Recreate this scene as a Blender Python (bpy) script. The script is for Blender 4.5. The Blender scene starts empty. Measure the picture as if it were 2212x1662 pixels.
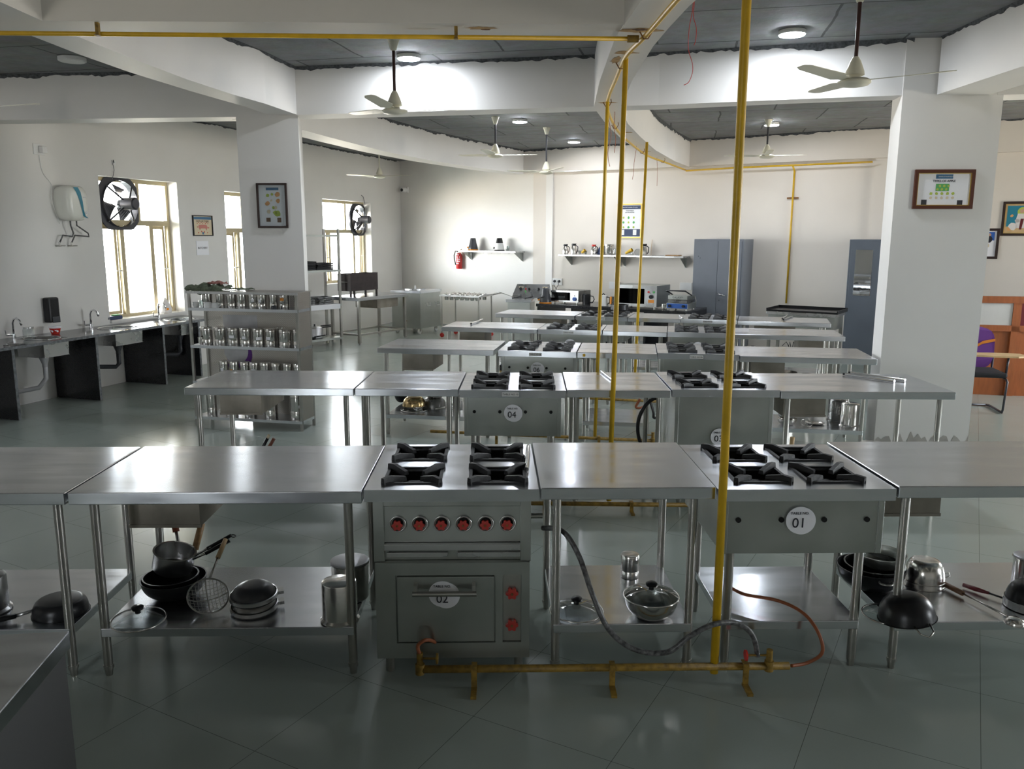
import bpy, math, random
from math import sin, cos, pi, radians, sqrt, atan2
from mathutils import Vector, Matrix, Euler
random.seed(7)
SC = bpy.context.scene
COL = SC.collection

# ------------------------------------------------------------------ camera
FOC, PITCH, ROLL, CH = 1781.0, radians(10.247), radians(0.142), 1.895
_f = Vector((0, cos(PITCH), -sin(PITCH)))
_u0 = Vector((0, sin(PITCH), cos(PITCH)))
_r0 = Vector((1, 0, 0))
_r = _r0 * cos(ROLL) + _u0 * sin(ROLL)
_u = -_r0 * sin(ROLL) + _u0 * cos(ROLL)
CAMP = Vector((0, 0, CH))
cam_d = bpy.data.cameras.new('camera')
cam = bpy.data.objects.new('camera', cam_d)
COL.objects.link(cam)
cam_d.sensor_fit = 'HORIZONTAL'
cam_d.sensor_width = 36.0
cam_d.lens = 36.0 * FOC / 2212.0
cam_d.clip_start = 0.05
cam_d.clip_end = 200
m = Matrix((( _r.x, _u.x, -_f.x, 0), (_r.y, _u.y, -_f.y, 0), (_r.z, _u.z, -_f.z, CH), (0, 0, 0, 1)))
cam.matrix_world = m
SC.camera = cam

# ------------------------------------------------------------------ view, world
SC.view_settings.view_transform = 'Standard'
SC.view_settings.look = 'None'
SC.view_settings.gamma = 1
SC.view_settings.use_curve_mapping = False
SC.view_settings.exposure = 2.0
W = bpy.data.worlds.new('world')
SC.world = W
W.use_nodes = True
nt = W.node_tree
bg = nt.nodes['Background']
tc = nt.nodes.new('ShaderNodeTexCoord')
sep = nt.nodes.new('ShaderNodeSeparateXYZ')
rmp = nt.nodes.new('ShaderNodeValToRGB')
nt.links.new(tc.outputs['Generated'], sep.inputs[0])
mrz = nt.nodes.new('ShaderNodeMapRange'); mrz.inputs['From Min'].default_value = -1; nt.links.new(sep.outputs['Z'], mrz.inputs[0]); nt.links.new(mrz.outputs[0], rmp.inputs[0])
rmp.color_ramp.elements[0].position = 0.44
rmp.color_ramp.elements[0].color = (1.0, 0.90, 0.77, 1)
rmp.color_ramp.elements[1].position = 0.5
rmp.color_ramp.elements[1].color = (0.90, 0.945, 1.0, 1)
nt.links.new(rmp.outputs[0], bg.inputs[0])
bg.inputs[1].default_value = 11.0
SC.cycles.max_bounces = 9
SC.cycles.diffuse_bounces = 5
SC.cycles.glossy_bounces = 5
SC.cycles.transparent_max_bounces = 12
SC.cycles.sample_clamp_indirect = 8.0

def portal(loc, rot, sx, sy):
    l = bpy.data.lights.new('window_portal', 'AREA')
    l.shape = 'RECTANGLE'; l.size = sx; l.size_y = sy
    l.cycles.is_portal = True
    o = bpy.data.objects.new('window_portal', l); COL.objects.link(o)
    o.location = loc; o.rotation_euler = rot
    return o

# ------------------------------------------------------------------ pixel -> plane helpers (planes have real heights / wall lines)
def ray(x, y): return _f + _r * ((x - 1106) / FOC) - _u * ((y - 831) / FOC)
def at(x, y, z):
    d = ray(x, y); return CAMP + d * ((z - CH) / d.z)

class Fr:
    """vertical plane / local frame: x along, y away from the viewer, z up"""
    def __init__(s, o, ang):
        s.o = Vector((o[0], o[1])); s.a = ang
        s.u = Vector((cos(ang), sin(ang))); s.v = Vector((-sin(ang), cos(ang)))
    def pt(s, x, y, z=0.0):
        p = s.o + s.u * x + s.v * y; return Vector((p.x, p.y, z))
    def loc(s, w):
        d = Vector((w[0], w[1])) - s.o; return d.dot(s.u), d.dot(s.v)
    def hit(s, px, py, y=0.0):
        d = ray(px, py); d2 = Vector((d.x, d.y)); c = Vector((0, 0))
        t = (y - (c - s.o).dot(s.v)) / d2.dot(s.v)
        w = CAMP + d * t
        return s.loc(w)[0], w.z

# ------------------------------------------------------------------ mesh builder
class MB:
    def __init__(s):
        s.v = []; s.f = []; s.fm = []; s.fs = []; s.mats = []; s.m = 0
    def mat(s, m):
        if m not in s.mats: s.mats.append(m)
        s.m = s.mats.index(m); return s
    def face(s, idx, smooth=False):
        s.f.append(idx); s.fm.append(s.m); s.fs.append(smooth)
    def poly(s, pts, smooth=False):
        b = len(s.v); s.v += [tuple(p) for p in pts]; s.face(list(range(b, b + len(pts))), smooth)
    def box(s, x0, x1, y0, y1, z0, z1, M=None):
        c = [(x0,y0,z0),(x1,y0,z0),(x1,y1,z0),(x0,y1,z0),(x0,y0,z1),(x1,y0,z1),(x1,y1,z1),(x0,y1,z1)]
        if M is not None: c = [tuple(M @ Vector(p)) for p in c]
        b = len(s.v); s.v += c
        for q in ((0,3,2,1),(4,5,6,7),(0,1,5,4),(1,2,6,5),(2,3,7,6),(3,0,4,7)): s.face([b + i for i in q])
        return s
    def prism(s, pts, z0, z1):
        a = sum(pts[i][0]*pts[(i+1) % len(pts)][1]-pts[(i+1) % len(pts)][0]*pts[i][1] for i in range(len(pts)))
        if a < 0: pts = pts[::-1]
        n = len(pts); b = len(s.v)
        s.v += [(p[0], p[1], z0) for p in pts] + [(p[0], p[1], z1) for p in pts]
        s.face([b + i for i in range(n - 1, -1, -1)]); s.face([b + n + i for i in range(n)])
        for i in range(n):
            j = (i + 1) % n; s.face([b + i, b + j, b + n + j, b + n + i])
        return s
    def strip(s, A, B, z0, z1):
        """beam whose plan is bounded by the polylines A and B (same length)"""
        for i in range(len(A) - 1):
            s.prism([A[i], A[i+1], B[i+1], B[i]], z0, z1)
        return s
    def cyl(s, p0, p1, r0, r1=None, n=16, caps=True):
        if r1 is None: r1 = r0
        p0 = Vector(p0); p1 = Vector(p1); d = (p1 - p0).normalized()
        a = Vector((0, 0, 1)) if abs(d.z) < .9 else Vector((1, 0, 0))
        e1 = d.cross(a).normalized(); e2 = d.cross(e1)
        R = [e1 * cos(2*pi*i/n) + e2 * sin(2*pi*i/n) for i in range(n)]
        b = len(s.v)
        s.v += [tuple(p0 + q * r0) for q in R] + [tuple(p1 + q * r1) for q in R]
        for i in range(n):
            j = (i + 1) % n; s.face([b + i, b + n + i, b + n + j, b + j], True)
        if caps:
            if r0 > 1e-5: s.poly([p0 + q * r0 for q in R])
            if r1 > 1e-5: s.poly([p1 + q * r1 for q in R][::-1])
        return s
    def lathe(s, prof, n=24, M=None, sharp=35):
        segs = [[prof[0]]]
        for i in range(1, len(prof)):
            segs[-1].append(prof[i])
            if i < len(prof) - 1:
                a = atan2(prof[i][1]-prof[i-1][1], prof[i][0]-prof[i-1][0]); c = atan2(prof[i+1][1]-prof[i][1], prof[i+1][0]-prof[i][0])
                d = abs((c - a + pi) % (2*pi) - pi)
                if d > radians(sharp): segs.append([prof[i]])
        for sg in segs:
            b = len(s.v)
            for (r, z) in sg:
                for i in range(n):
                    p = Vector((max(r, 1e-5) * cos(2*pi*i/n), max(r, 1e-5) * sin(2*pi*i/n), z))
                    s.v.append(tuple(M @ p) if M is not None else tuple(p))
            for k in range(len(sg) - 1):
                for i in range(n):
                    j = (i + 1) % n
                    s.face([b+k*n+i, b+k*n+j, b+(k+1)*n+j, b+(k+1)*n+i], True)
        return s
    def tube(s, pts, r, n=8, closed=False, caps=True):
        pts = [Vector(p) for p in pts]; N = len(pts); b = len(s.v); prev = None
        for i, p in enumerate(pts):
            if closed: d = (pts[(i+1) % N] - pts[i-1]).normalized()
            elif i == 0: d = (pts[1] - p).normalized()
            elif i == N - 1: d = (p - pts[-2]).normalized()
            else: d = (pts[i+1] - pts[i-1]).normalized()
            if prev is None:
                a = Vector((0, 0, 1)) if abs(d.z) < .9 else Vector((1, 0, 0)); e1 = d.cross(a).normalized()
            else:
                e1 = (prev - d * prev.dot(d)).normalized()
            prev = e1; e2 = d.cross(e1)
            rr = r[i] if isinstance(r, (list, tuple)) else r
            s.v += [tuple(p + e1 * rr * cos(2*pi*k/n) + e2 * rr * sin(2*pi*k/n)) for k in range(n)]
        for i in range(N if closed else N - 1):
            i2 = (i + 1) % N
            for k in range(n):
                k2 = (k + 1) % n
                s.face([b+i*n+k, b+i*n+k2, b+i2*n+k2, b+i2*n+k], True)
        if caps and not closed:
            s.face([b + k for k in range(n - 1, -1, -1)]); s.face([b + (N-1)*n + k for k in range(n)])
        return s
    def ring(s, c, R, r, n=32, m=6, M=None, sx=1, sy=1):
        pts = [Vector((c[0] + R*sx*cos(2*pi*i/n), c[1] + R*sy*sin(2*pi*i/n), c[2])) for i in range(n)]
        if M is not None: pts = [M @ p for p in pts]
        return s.tube(pts, r, m, closed=True)
    def disc(s, c, R, nrm='z', n=24, M=None):
        P = []
        for i in range(n):
            a = 2*pi*i/n
            if nrm == 'z': p = Vector((c[0]+R*cos(a), c[1]+R*sin(a), c[2]))
            else: p = Vector((c[0]+R*cos(a), c[1], c[2]+R*sin(a)))
            P.append(M @ p if M is not None else p)
        s.poly(P if nrm == 'z' else P); return s
    def build(s, name, mat=None, parent=None, loc=None, bevel=0, rot=None, solid=0):
        me = bpy.data.meshes.new(name)
        me.from_pydata(s.v, [], s.f)
        ms = [M_(x) for x in (s.mats or [])]
        if not ms: ms = [M_(mat)]
        elif mat and mat not in s.mats: pass
        for x in ms: me.materials.append(x)
        me.polygons.foreach_set('material_index', s.fm)
        me.polygons.foreach_set('use_smooth', s.fs)
        me.update()
        o = bpy.data.objects.new(name, me); COL.objects.link(o)
        if parent is not None: o.parent = parent
        if loc is not None: o.location = loc
        if rot is not None: o.rotation_euler = rot
        if bevel:
            b = o.modifiers.new('bevel', 'BEVEL'); b.width = bevel; b.segments = 2; b.limit_method = 'ANGLE'; b.angle_limit = radians(50)
        if solid:
            b = o.modifiers.new('solid', 'SOLIDIFY'); b.thickness = solid
        return o

def tag(o, label=None, cat=None, group=None, kind=None):
    if label: o['label'] = label
    if cat: o['category'] = cat
    if group: o['group'] = group
    if kind: o['kind'] = kind
    return o
def root(name, label, cat, loc, rz=0.0, group=None, rot=None):
    o = bpy.data.objects.new(name, None); COL.objects.link(o)
    o.empty_display_size = 0.1
    o.location = loc; o.rotation_euler = rot if rot is not None else (0, 0, rz)
    if .05 < o.location.z < 3.2: o.location.z += .0012      # sits on, not in, what carries it
    return tag(o, label, cat, group)
def struct(name, mb, mat=None, bevel=0, parent=None):
    o = mb.build(name, mat, parent, bevel=bevel)
    if parent is None: o['kind'] = 'structure'
    return o
def dup(r, loc, rz, label, group=None):
    c = r.copy(); COL.objects.link(c); c.location = loc; c.rotation_euler = (0, 0, rz); c['label'] = label
    if group: c['group'] = group
    for ch in list(r.children):
        k = ch.copy(); COL.objects.link(k); k.parent = c
        for g in list(ch.children):
            h = g.copy(); COL.objects.link(h); h.parent = k
    return c
def text(name, body, size, mat, parent, loc, rot=(pi/2, 0, 0), align='CENTER', ext=0.0008):
    cu = bpy.data.curves.new(name, 'FONT'); cu.body = body; cu.size = size; cu.align_x = align; cu.align_y = 'CENTER'; cu.extrude = ext
    t = bpy.data.objects.new(name + '_tmp', cu); COL.objects.link(t)
    dg = bpy.context.evaluated_depsgraph_get()
    me = bpy.data.meshes.new_from_object(t.evaluated_get(dg))
    bpy.data.objects.remove(t)
    me.materials.clear(); me.materials.append(M_(mat))
    o = bpy.data.objects.new(name, me); COL.objects.link(o); o.parent = parent; o.location = loc; o.rotation_euler = rot
    return o
ORD = ['first','second','third','fourth','fifth','sixth','seventh','eighth','ninth','tenth']

# ------------------------------------------------------------------ materials
MATS = {}
def M_(k): return MATS[k]
def pm(key, col, rough=.5, metal=0.0, noise=0.0, nscale=8, bump=0.0, bscale=40, emit=0, emitc=None, coat=0, stretch=None, rvar=0.0, spec=.5):
    m = bpy.data.materials.new(key); m.use_nodes = True
    t = m.node_tree; b = t.nodes['Principled BSDF']
    b.inputs['Base Color'].default_value = (*col, 1); b.inputs['Roughness'].default_value = rough; b.inputs['Metallic'].default_value = metal
    b.inputs['Specular IOR Level'].default_value = spec
    if coat: b.inputs['Coat Weight'].default_value = coat
    if emit:
        b.inputs['Emission Color'].default_value = (*(emitc or col), 1); b.inputs['Emission Strength'].default_value = emit
    co = t.nodes.new('ShaderNodeTexCoord'); mp = t.nodes.new('ShaderNodeMapping')
    t.links.new(co.outputs['Object'], mp.inputs[0])
    if stretch: mp.inputs['Scale'].default_value = stretch
    if noise or rvar:
        n = t.nodes.new('ShaderNodeTexNoise'); n.inputs['Scale'].default_value = nscale; n.inputs['Detail'].default_value = 5
        t.links.new(mp.outputs[0], n.inputs['Vector'])
        if noise:
            mx = t.nodes.new('ShaderNodeMix'); mx.data_type = 'RGBA'; mx.blend_type = 'MIX'
            mr = t.nodes.new('ShaderNodeMapRange'); mr.inputs['From Min'].default_value = .3; mr.inputs['From Max'].default_value = .7
            t.links.new(n.outputs['Fac'], mr.inputs[0]); t.links.new(mr.outputs[0], mx.inputs['Factor'])
            mx.inputs['A'].default_value = (*[c * (1 - noise) for c in col], 1); mx.inputs['B'].default_value = (*[min(1, c * (1 + noise)) for c in col], 1)
            t.links.new(mx.outputs['Result'], b.inputs['Base Color'])
        if rvar:
            mr = t.nodes.new('ShaderNodeMapRange'); mr.inputs['From Min'].default_value = .3; mr.inputs['From Max'].default_value = .7
            mr.inputs['To Min'].default_value = max(.02, rough - rvar); mr.inputs['To Max'].default_value = rough + rvar
            t.links.new(n.outputs['Fac'], mr.inputs[0]); t.links.new(mr.outputs[0], b.inputs['Roughness'])
    if bump:
        n2 = t.nodes.new('ShaderNodeTexNoise'); n2.inputs['Scale'].default_value = bscale; n2.inputs['Detail'].default_value = 4
        bp = t.nodes.new('ShaderNodeBump'); bp.inputs['Strength'].default_value = bump; bp.inputs['Distance'].default_value = .01
        t.links.new(mp.outputs[0], n2.inputs['Vector']); t.links.new(n2.outputs['Fac'], bp.inputs['Height']); t.links.new(bp.outputs[0], b.inputs['Normal'])
    MATS[key] = m; return m

pm('paint', (.74, .725, .70), .55, noise=.03, nscale=1.2, bump=.05, bscale=30)
pm('paint_warm', (.72, .67, .61), .6, noise=.03, nscale=1.2)
pm('plaster', (.42, .40, .37), .8, noise=.18, nscale=6)
pm('steel', (.62, .62, .62), .28, 1.0, noise=.03, nscale=4, rvar=.06)
pm('steel_top', (.70, .72, .76), .22, 1.0, noise=.02, nscale=2.5, rvar=.05, stretch=(1, 5, 5))
pm('steel_body', (.46, .48, .455), .36, 1.0, noise=.08, nscale=4, rvar=.08, bump=.03, bscale=6)
pm('box_metal', (.30, .27, .23), .45, .8, noise=.25, nscale=5)
pm('steel_pol', (.68, .66, .63), .20, 1.0, noise=.05, nscale=9, rvar=.05)
pm('steel_dark', (.22, .22, .22), .3, 1.0, noise=.25, nscale=7, rvar=.1)
pm('steel_leg', (.45, .44, .41), .34, 1.0, noise=.12, nscale=6)
pm('cab_dark', (.10, .10, .10), .5, .6)
pm('alu', (.50, .50, .52), .42, 1.0, noise=.1, nscale=10)
pm('brass', (.55, .40, .20), .22, 1.0, noise=.3, nscale=8)
pm('iron', (.012, .012, .014), .55, .1, noise=.3, nscale=20, bump=.2, bscale=60)
pm('pan_black', (.018, .018, .02), .33, .4, noise=.3, nscale=8)
pm('black', (.012, .012, .013), .45)
pm('black_gloss', (.015, .015, .018), .15)
pm('hole', (.004, .004, .004), .9)
pm('granite', (.018, .018, .02), .16, noise=.6, nscale=120)
pm('granite_top', (.05, .05, .052), .14, noise=.5, nscale=120)
pm('granite_edge', (.16, .17, .18), .5, noise=.4, nscale=30)
pm('yellow', (.62, .38, .015), .38, noise=.10, nscale=14, bump=.1, bscale=30)
pm('yellow_old', (.24, .145, .02), .55, noise=.45, nscale=30, bump=.3, bscale=60)
pm('rust', (.20, .09, .03), .9, noise=.4, nscale=30)
pm('cream_frame', (.50, .42, .26), .45, noise=.05, nscale=4)
pm('fan_cream', (.72, .70, .58), .35)
pm('fan_brown', (.05, .02, .018), .3)
pm('white_pl', (.75, .75, .74), .35)
pm('paper', (.86, .86, .90), .6)
pm('paper_lbl', (.72, .72, .70), .6)
pm('ink', (.02, .02, .03), .6)
pm('red', (.55, .03, .02), .4)
pm('red_knob', (.42, .035, .025), .45)
pm('orange', (.80, .28, .02), .5)
pm('hose_orange', (.30, .09, .035), .5)
pm('hose_grey', (.10, .10, .10), .4, noise=.8, nscale=60)
pm('hose_black', (.02, .02, .02), .4)
pm('wood', (.33, .19, .08), .5, noise=.2, nscale=12, stretch=(1, 1, 6))
pm('wood_light', (.60, .42, .22), .5, noise=.15, nscale=10)
pm('wood_red', (.17, .045, .02), .4)
pm('wood_panel', (.30, .085, .022), .42, noise=.15, nscale=6, stretch=(6, 6, 1))
pm('marble', (.55, .54, .52), .25, noise=.05, nscale=5)
pm('maroon', (.12, .008, .012), .4)
pm('frame_dark', (.03, .015, .012), .35)
pm('frame_brown', (.10, .03, .015), .3)
pm('gold', (.60, .42, .12), .3, .8)
pm('almirah', (.17, .185, .215), .42, noise=.05, nscale=3)
pm('almirah2', (.11, .13, .16), .42, noise=.05, nscale=3)
pm('mirror', (.85, .86, .86), .02, 1.0)
pm('navy', (.03, .05, .12), .5)
pm('blue', (.03, .12, .45), .4)
pm('blue_lbl', (.05, .16, .30), .5)
pm('teal', (.02, .22, .32), .35)
pm('heater', (.76, .76, .70), .25)
pm('green', (.10, .42, .12), .6)
pm('lime', (.45, .55, .08), .6)
pm('peach', (.75, .38, .15), .6)
pm('pink', (.60, .22, .18), .6)
pm('beige', (.70, .60, .42), .6)
pm('brown', (.16, .08, .04), .5)
pm('skin', (.55, .33, .22), .6)
pm('purple', (.17, .05, .30), .75, bump=.2, bscale=200)
pm('fabric_black', (.015, .015, .018), .8)
pm('orange_strip', (.75, .24, .02), .7)
pm('cloth_green', (.10, .12, .08), .9, noise=.4, nscale=40)
pm('cloth_white', (.75, .72, .70), .8)
pm('cloth_red', (.30, .13, .11), .9, noise=.4, nscale=40)
pm('pvc', (.62, .62, .64), .4)
pm('chrome', (.75, .76, .78), .08, 1.0)
pm('led', (1, 1, 1), .5, emit=75, emitc=(.86, .92, 1.0))
pm('led_off', (.72, .72, .70), .4)
pm('bbq', (.028, .018, .018), .55, noise=.4, nscale=10)
pm('ext_red', (.55, .02, .02), .3)
pm('fan_grey', (.045, .046, .055), .35, .3)
pm('foliage', (.16, .22, .08), .8, noise=.5, nscale=6)
pm('charcoal', (.05, .052, .06), .3)

def glassmat(key, tint, refl):
    m = bpy.data.materials.new(key); m.use_nodes = True; t = m.node_tree; t.nodes.clear()
    o = t.nodes.new('ShaderNodeOutputMaterial'); mx = t.nodes.new('ShaderNodeMixShader'); tr = t.nodes.new('ShaderNodeBsdfTransparent'); g = t.nodes.new('ShaderNodeBsdfGlossy')
    lw = t.nodes.new('ShaderNodeLayerWeight'); lw.inputs[0].default_value = refl
    tr.inputs[0].default_value = (*tint, 1); g.inputs['Roughness'].default_value = .03
    pw = t.nodes.new('ShaderNodeMath'); pw.operation = 'POWER'; pw.inputs[1].default_value = 3.0
    ml = t.nodes.new('ShaderNodeMath'); ml.operation = 'MULTIPLY_ADD'; ml.inputs[1].default_value = .8; ml.inputs[2].default_value = refl * .2
    lw.inputs[0].default_value = .5
    t.links.new(lw.outputs['Facing'], pw.inputs[0]); t.links.new(pw.outputs[0], ml.inputs[0]); t.links.new(ml.outputs[0], mx.inputs[0]); t.links.new(tr.outputs[0], mx.inputs[1]); t.links.new(g.outputs[0], mx.inputs[2]); t.links.new(mx.outputs[0], o.inputs[0])
    MATS[key] = m
glassmat('pane', (.97, .98, .97), .25)
glassmat('lid_glass', (.62, .66, .66), .45)
glassmat('clear', (.82, .85, .85), .5)
glassmat('oven_glass', (.25, .24, .22), .35)

# floor tiles: rotated grid with hairline joints
def brush(key, t3, an):
    t = MATS[key].node_tree; b = t.nodes['Principled BSDF']; v = t.nodes.new('ShaderNodeCombineXYZ')
    for i in range(3): v.inputs[i].default_value = t3[i]
    t.links.new(v.outputs[0], b.inputs['Tangent']); b.inputs['Anisotropic'].default_value = an
brush('steel_top', (0, .94, .34), .8)
def floor_mat():
    m = bpy.data.materials.new('floor_tile'); m.use_nodes = True; t = m.node_tree; b = t.nodes['Principled BSDF']
    co = t.nodes.new('ShaderNodeTexCoord'); mp = t.nodes.new('ShaderNodeMapping'); mp.vector_type = 'POINT'
    t.links.new(co.outputs['Object'], mp.inputs[0])
    s = 1 / .592; a = radians(-61)
    px, py = -.151, 3.012
    mp.inputs['Rotation'].default_value = (0, 0, a); mp.inputs['Scale'].default_value = (s, s, s)
    qx = (cos(a) * px - sin(a) * py) * s; qy = (sin(a) * px + cos(a) * py) * s
    mp.inputs['Location'].default_value = (-(qx % 1), -(qy % 1), 0)
    sp = t.nodes.new('ShaderNodeSeparateXYZ'); t.links.new(mp.outputs[0], sp.inputs[0])
    outs = []
    for ax in ('X', 'Y'):
        f = t.nodes.new('ShaderNodeMath'); f.operation = 'FRACT'; t.links.new(sp.outputs[ax], f.inputs[0])
        d = t.nodes.new('ShaderNodeMath'); d.operation = 'SUBTRACT'; t.links.new(f.outputs[0], d.inputs[0]); d.inputs[1].default_value = .5
        e = t.nodes.new('ShaderNodeMath'); e.operation = 'ABSOLUTE'; t.links.new(d.outputs[0], e.inputs[0])
        g = t.nodes.new('ShaderNodeMath'); g.operation = 'GREATER_THAN'; t.links.new(e.outputs[0], g.inputs[0]); g.inputs[1].default_value = .4981
        outs.append(g)
    mxx = t.nodes.new('ShaderNodeMath'); mxx.operation = 'MAXIMUM'; t.links.new(outs[0].outputs[0], mxx.inputs[0]); t.links.new(outs[1].outputs[0], mxx.inputs[1])
    n = t.nodes.new('ShaderNodeTexNoise'); n.inputs['Scale'].default_value = 1.1; n.inputs['Detail'].default_value = 6; t.links.new(co.outputs['Object'], n.inputs['Vector'])
    c1 = t.nodes.new('ShaderNodeMix'); c1.data_type = 'RGBA'; t.links.new(n.outputs['Fac'], c1.inputs['Factor'])
    c1.inputs['A'].default_value = (.28, .325, .295, 1); c1.inputs['B'].default_value = (.35, .39, .36, 1)
    c2 = t.nodes.new('ShaderNodeMix'); c2.data_type = 'RGBA'; t.links.new(mxx.outputs[0], c2.inputs['Factor']); t.links.new(c1.outputs['Result'], c2.inputs['A']); c2.inputs['B'].default_value = (.10, .11, .10, 1)
    t.links.new(c2.outputs['Result'], b.inputs['Base Color'])
    mr = t.nodes.new('ShaderNodeMapRange'); t.links.new(n.outputs['Fac'], mr.inputs[0]); mr.inputs['To Min'].default_value = .10; mr.inputs['To Max'].default_value = .26
    t.links.new(mr.outputs[0], b.inputs['Roughness'])
    MATS['floor'] = m
floor_mat()

def slab_mat():
    m = bpy.data.materials.new('slab'); m.use_nodes = True; t = m.node_tree; b = t.nodes['Principled BSDF']
    co = t.nodes.new('ShaderNodeTexCoord')
    br = t.nodes.new('ShaderNodeTexBrick'); mp = t.nodes.new('ShaderNodeMapping'); mp.inputs['Rotation'].default_value = (0, 0, radians(12)); mp.inputs['Location'].default_value = (.3, .5, 0)
    n0 = t.nodes.new('ShaderNodeTexNoise'); n0.inputs['Scale'].default_value = 2.5; n0.inputs['Detail'].default_value = 8
    t.links.new(co.outputs['Object'], n0.inputs['Vector'])
    add = t.nodes.new('ShaderNodeMix'); add.data_type = 'RGBA'; add.inputs['Factor'].default_value = .06
    t.links.new(co.outputs['Object'], add.inputs['A']); t.links.new(n0.outputs['Color'], add.inputs['B'])
    t.links.new(add.outputs['Result'], mp.inputs[0]); t.links.new(mp.outputs[0], br.inputs[0])
    br.offset = .5; br.inputs['Scale'].default_value = 1; br.inputs['Brick Width'].default_value = 1.25; br.inputs['Row Height'].default_value = .95; br.inputs['Mortar Size'].default_value = .012; br.inputs['Mortar Smooth'].default_value = .4
    br.inputs['Color1'].default_value = (.21, .225, .24, 1); br.inputs['Color2'].default_value = (.165, .18, .19, 1); br.inputs['Mortar'].default_value = (.05, .055, .06, 1)
    n = t.nodes.new('ShaderNodeTexNoise'); n.inputs['Scale'].default_value = 5; n.inputs['Detail'].default_value = 10; n.inputs['Roughness'].default_value = .7
    t.links.new(co.outputs['Object'], n.inputs['Vector'])
    mx = t.nodes.new('ShaderNodeMix'); mx.data_type = 'RGBA'; mx.blend_type = 'OVERLAY'; mx.inputs['Factor'].default_value = .75
    t.links.new(br.outputs['Color'], mx.inputs['A']); t.links.new(n.outputs['Color'], mx.inputs['B'])
    hs = t.nodes.new('ShaderNodeHueSaturation'); hs.inputs['Saturation'].default_value = .35; t.links.new(mx.outputs['Result'], hs.inputs['Color'])
    t.links.new(hs.outputs[0], b.inputs['Base Color']); b.inputs['Roughness'].default_value = .75
    bp = t.nodes.new('ShaderNodeBump'); bp.inputs['Strength'].default_value = .4; bp.inputs['Distance'].default_value = .02
    t.links.new(n.outputs['Fac'], bp.inputs['Height']); t.links.new(bp.outputs[0], b.inputs['Normal'])
    MATS['slab'] = m
slab_mat()

def perf_mat():
    m = bpy.data.materials.new('perforated'); m.use_nodes = True; t = m.node_tree; b = t.nodes['Principled BSDF']; out = t.nodes['Material Output']
    b.inputs['Base Color'].default_value = (.50, .47, .43, 1); b.inputs['Metallic'].default_value = 1; b.inputs['Roughness'].default_value = .35
    co = t.nodes.new('ShaderNodeTexCoord'); sp = t.nodes.new('ShaderNodeSeparateXYZ'); t.links.new(co.outputs['Object'], sp.inputs[0])
    ad = t.nodes.new('ShaderNodeMath'); ad.operation = 'ADD'; t.links.new(sp.outputs['X'], ad.inputs[0]); t.links.new(sp.outputs['Y'], ad.inputs[1])
    sb = t.nodes.new('ShaderNodeMath'); sb.operation = 'SUBTRACT'; t.links.new(sp.outputs['Z'], sb.inputs[0]); t.links.new(sp.outputs['Y'], sb.inputs[1])
    S = 1 / .02
    def osc(node, mul):
        a = t.nodes.new('ShaderNodeMath'); a.operation = 'MULTIPLY'; a.inputs[1].default_value = mul * 2 * pi; t.links.new(node.outputs[0], a.inputs[0])
        c = t.nodes.new('ShaderNodeMath'); c.operation = 'COSINE'; t.links.new(a.outputs[0], c.inputs[0]); return c
    c1 = osc(ad, S); c2 = osc(sb, S)
    sm = t.nodes.new('ShaderNodeMath'); sm.operation = 'MULTIPLY'; t.links.new(c1.outputs[0], sm.inputs[0]); t.links.new(c2.outputs[0], sm.inputs[1])
    gt = t.nodes.new('ShaderNodeMath'); gt.operation = 'GREATER_THAN'; gt.inputs[1].default_value = .38; t.links.new(sm.outputs[0], gt.inputs[0])
    tr = t.nodes.new('ShaderNodeBsdfTransparent'); mx = t.nodes.new('ShaderNodeMixShader')
    t.links.new(gt.outputs[0], mx.inputs[0]); t.links.new(b.outputs[0], mx.inputs[1]); t.links.new(tr.outputs[0], mx.inputs[2]); t.links.new(mx.outputs[0], out.inputs[0])
    MATS['perf'] = m
perf_mat()

# ------------------------------------------------------------------ frames
ZS, ZB = 3.5, 3.06          # slab underside, beam soffit
LW = Fr((-4.52, 12.3), atan2(1, .315))            # left wall, x grows away from the camera
BW = Fr((.2, 16.38), atan2(12.9 - 16.38, 5.35))   # back wall, right part
CORN = (-2.41, 18.69)
BL = Fr(CORN, atan2(16.0 - 18.69, .75 + 2.41))    # back wall, left part

# ------------------------------------------------------------------ shell
RX, RY = 9.2, -4.2
def wall_mb(fr, x0, x1, opens, z1, th, y0=0.0):
    mb = MB(); xs = x0
    for (a, b, c, d) in sorted(opens):
        mb.box(xs, a, y0, y0 + th, 0, z1)
        mb.box(a, b, y0, y0 + th, 0, c); mb.box(a, b, y0, y0 + th, d, z1)
        xs = b
    mb.box(xs, x1, y0, y0 + th, 0, z1)
    for i, p in enumerate(mb.v):
        q = fr.pt(p[0], p[1], p[2]); mb.v[i] = (q.x, q.y, q.z)
    return mb
lx0 = LW.loc((-9.69, RY))[0]; lx1 = LW.loc(CORN)[0] + .12
def lw(px, py): return LW.hit(px, py, 0)
a = lw(211.6, 379); b_ = lw(384, 397.5); c = lw(397, 668)
W1 = (a[0], (b_[0] + c[0]) / 2, c[1] - .04, a[1])
w1w = W1[1] - W1[0]
a2 = lw(484, 413)
W2 = (a2[0], a2[0] + 1.05, W1[2], a2[1])
a3 = lw(696, 430.6); b3 = lw(800, 436.5)
W3 = (a3[0], b3[0], .98, (a3[1] + b3[1]) / 2)
LWF = Fr((0, 0), 0)
mb = MB(); mb.box(-11, RX + 1, RY - 1, 20, -.15, 0); struct('floor', mb, 'floor')
mb = MB(); mb.box(-11, RX + 1, RY - 1, 20, ZS, ZS + .2); struct('ceiling', mb, 'slab')
wl = wall_mb(LW, lx0, lx1, [W1, W2, W3], ZS, .26)
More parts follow.
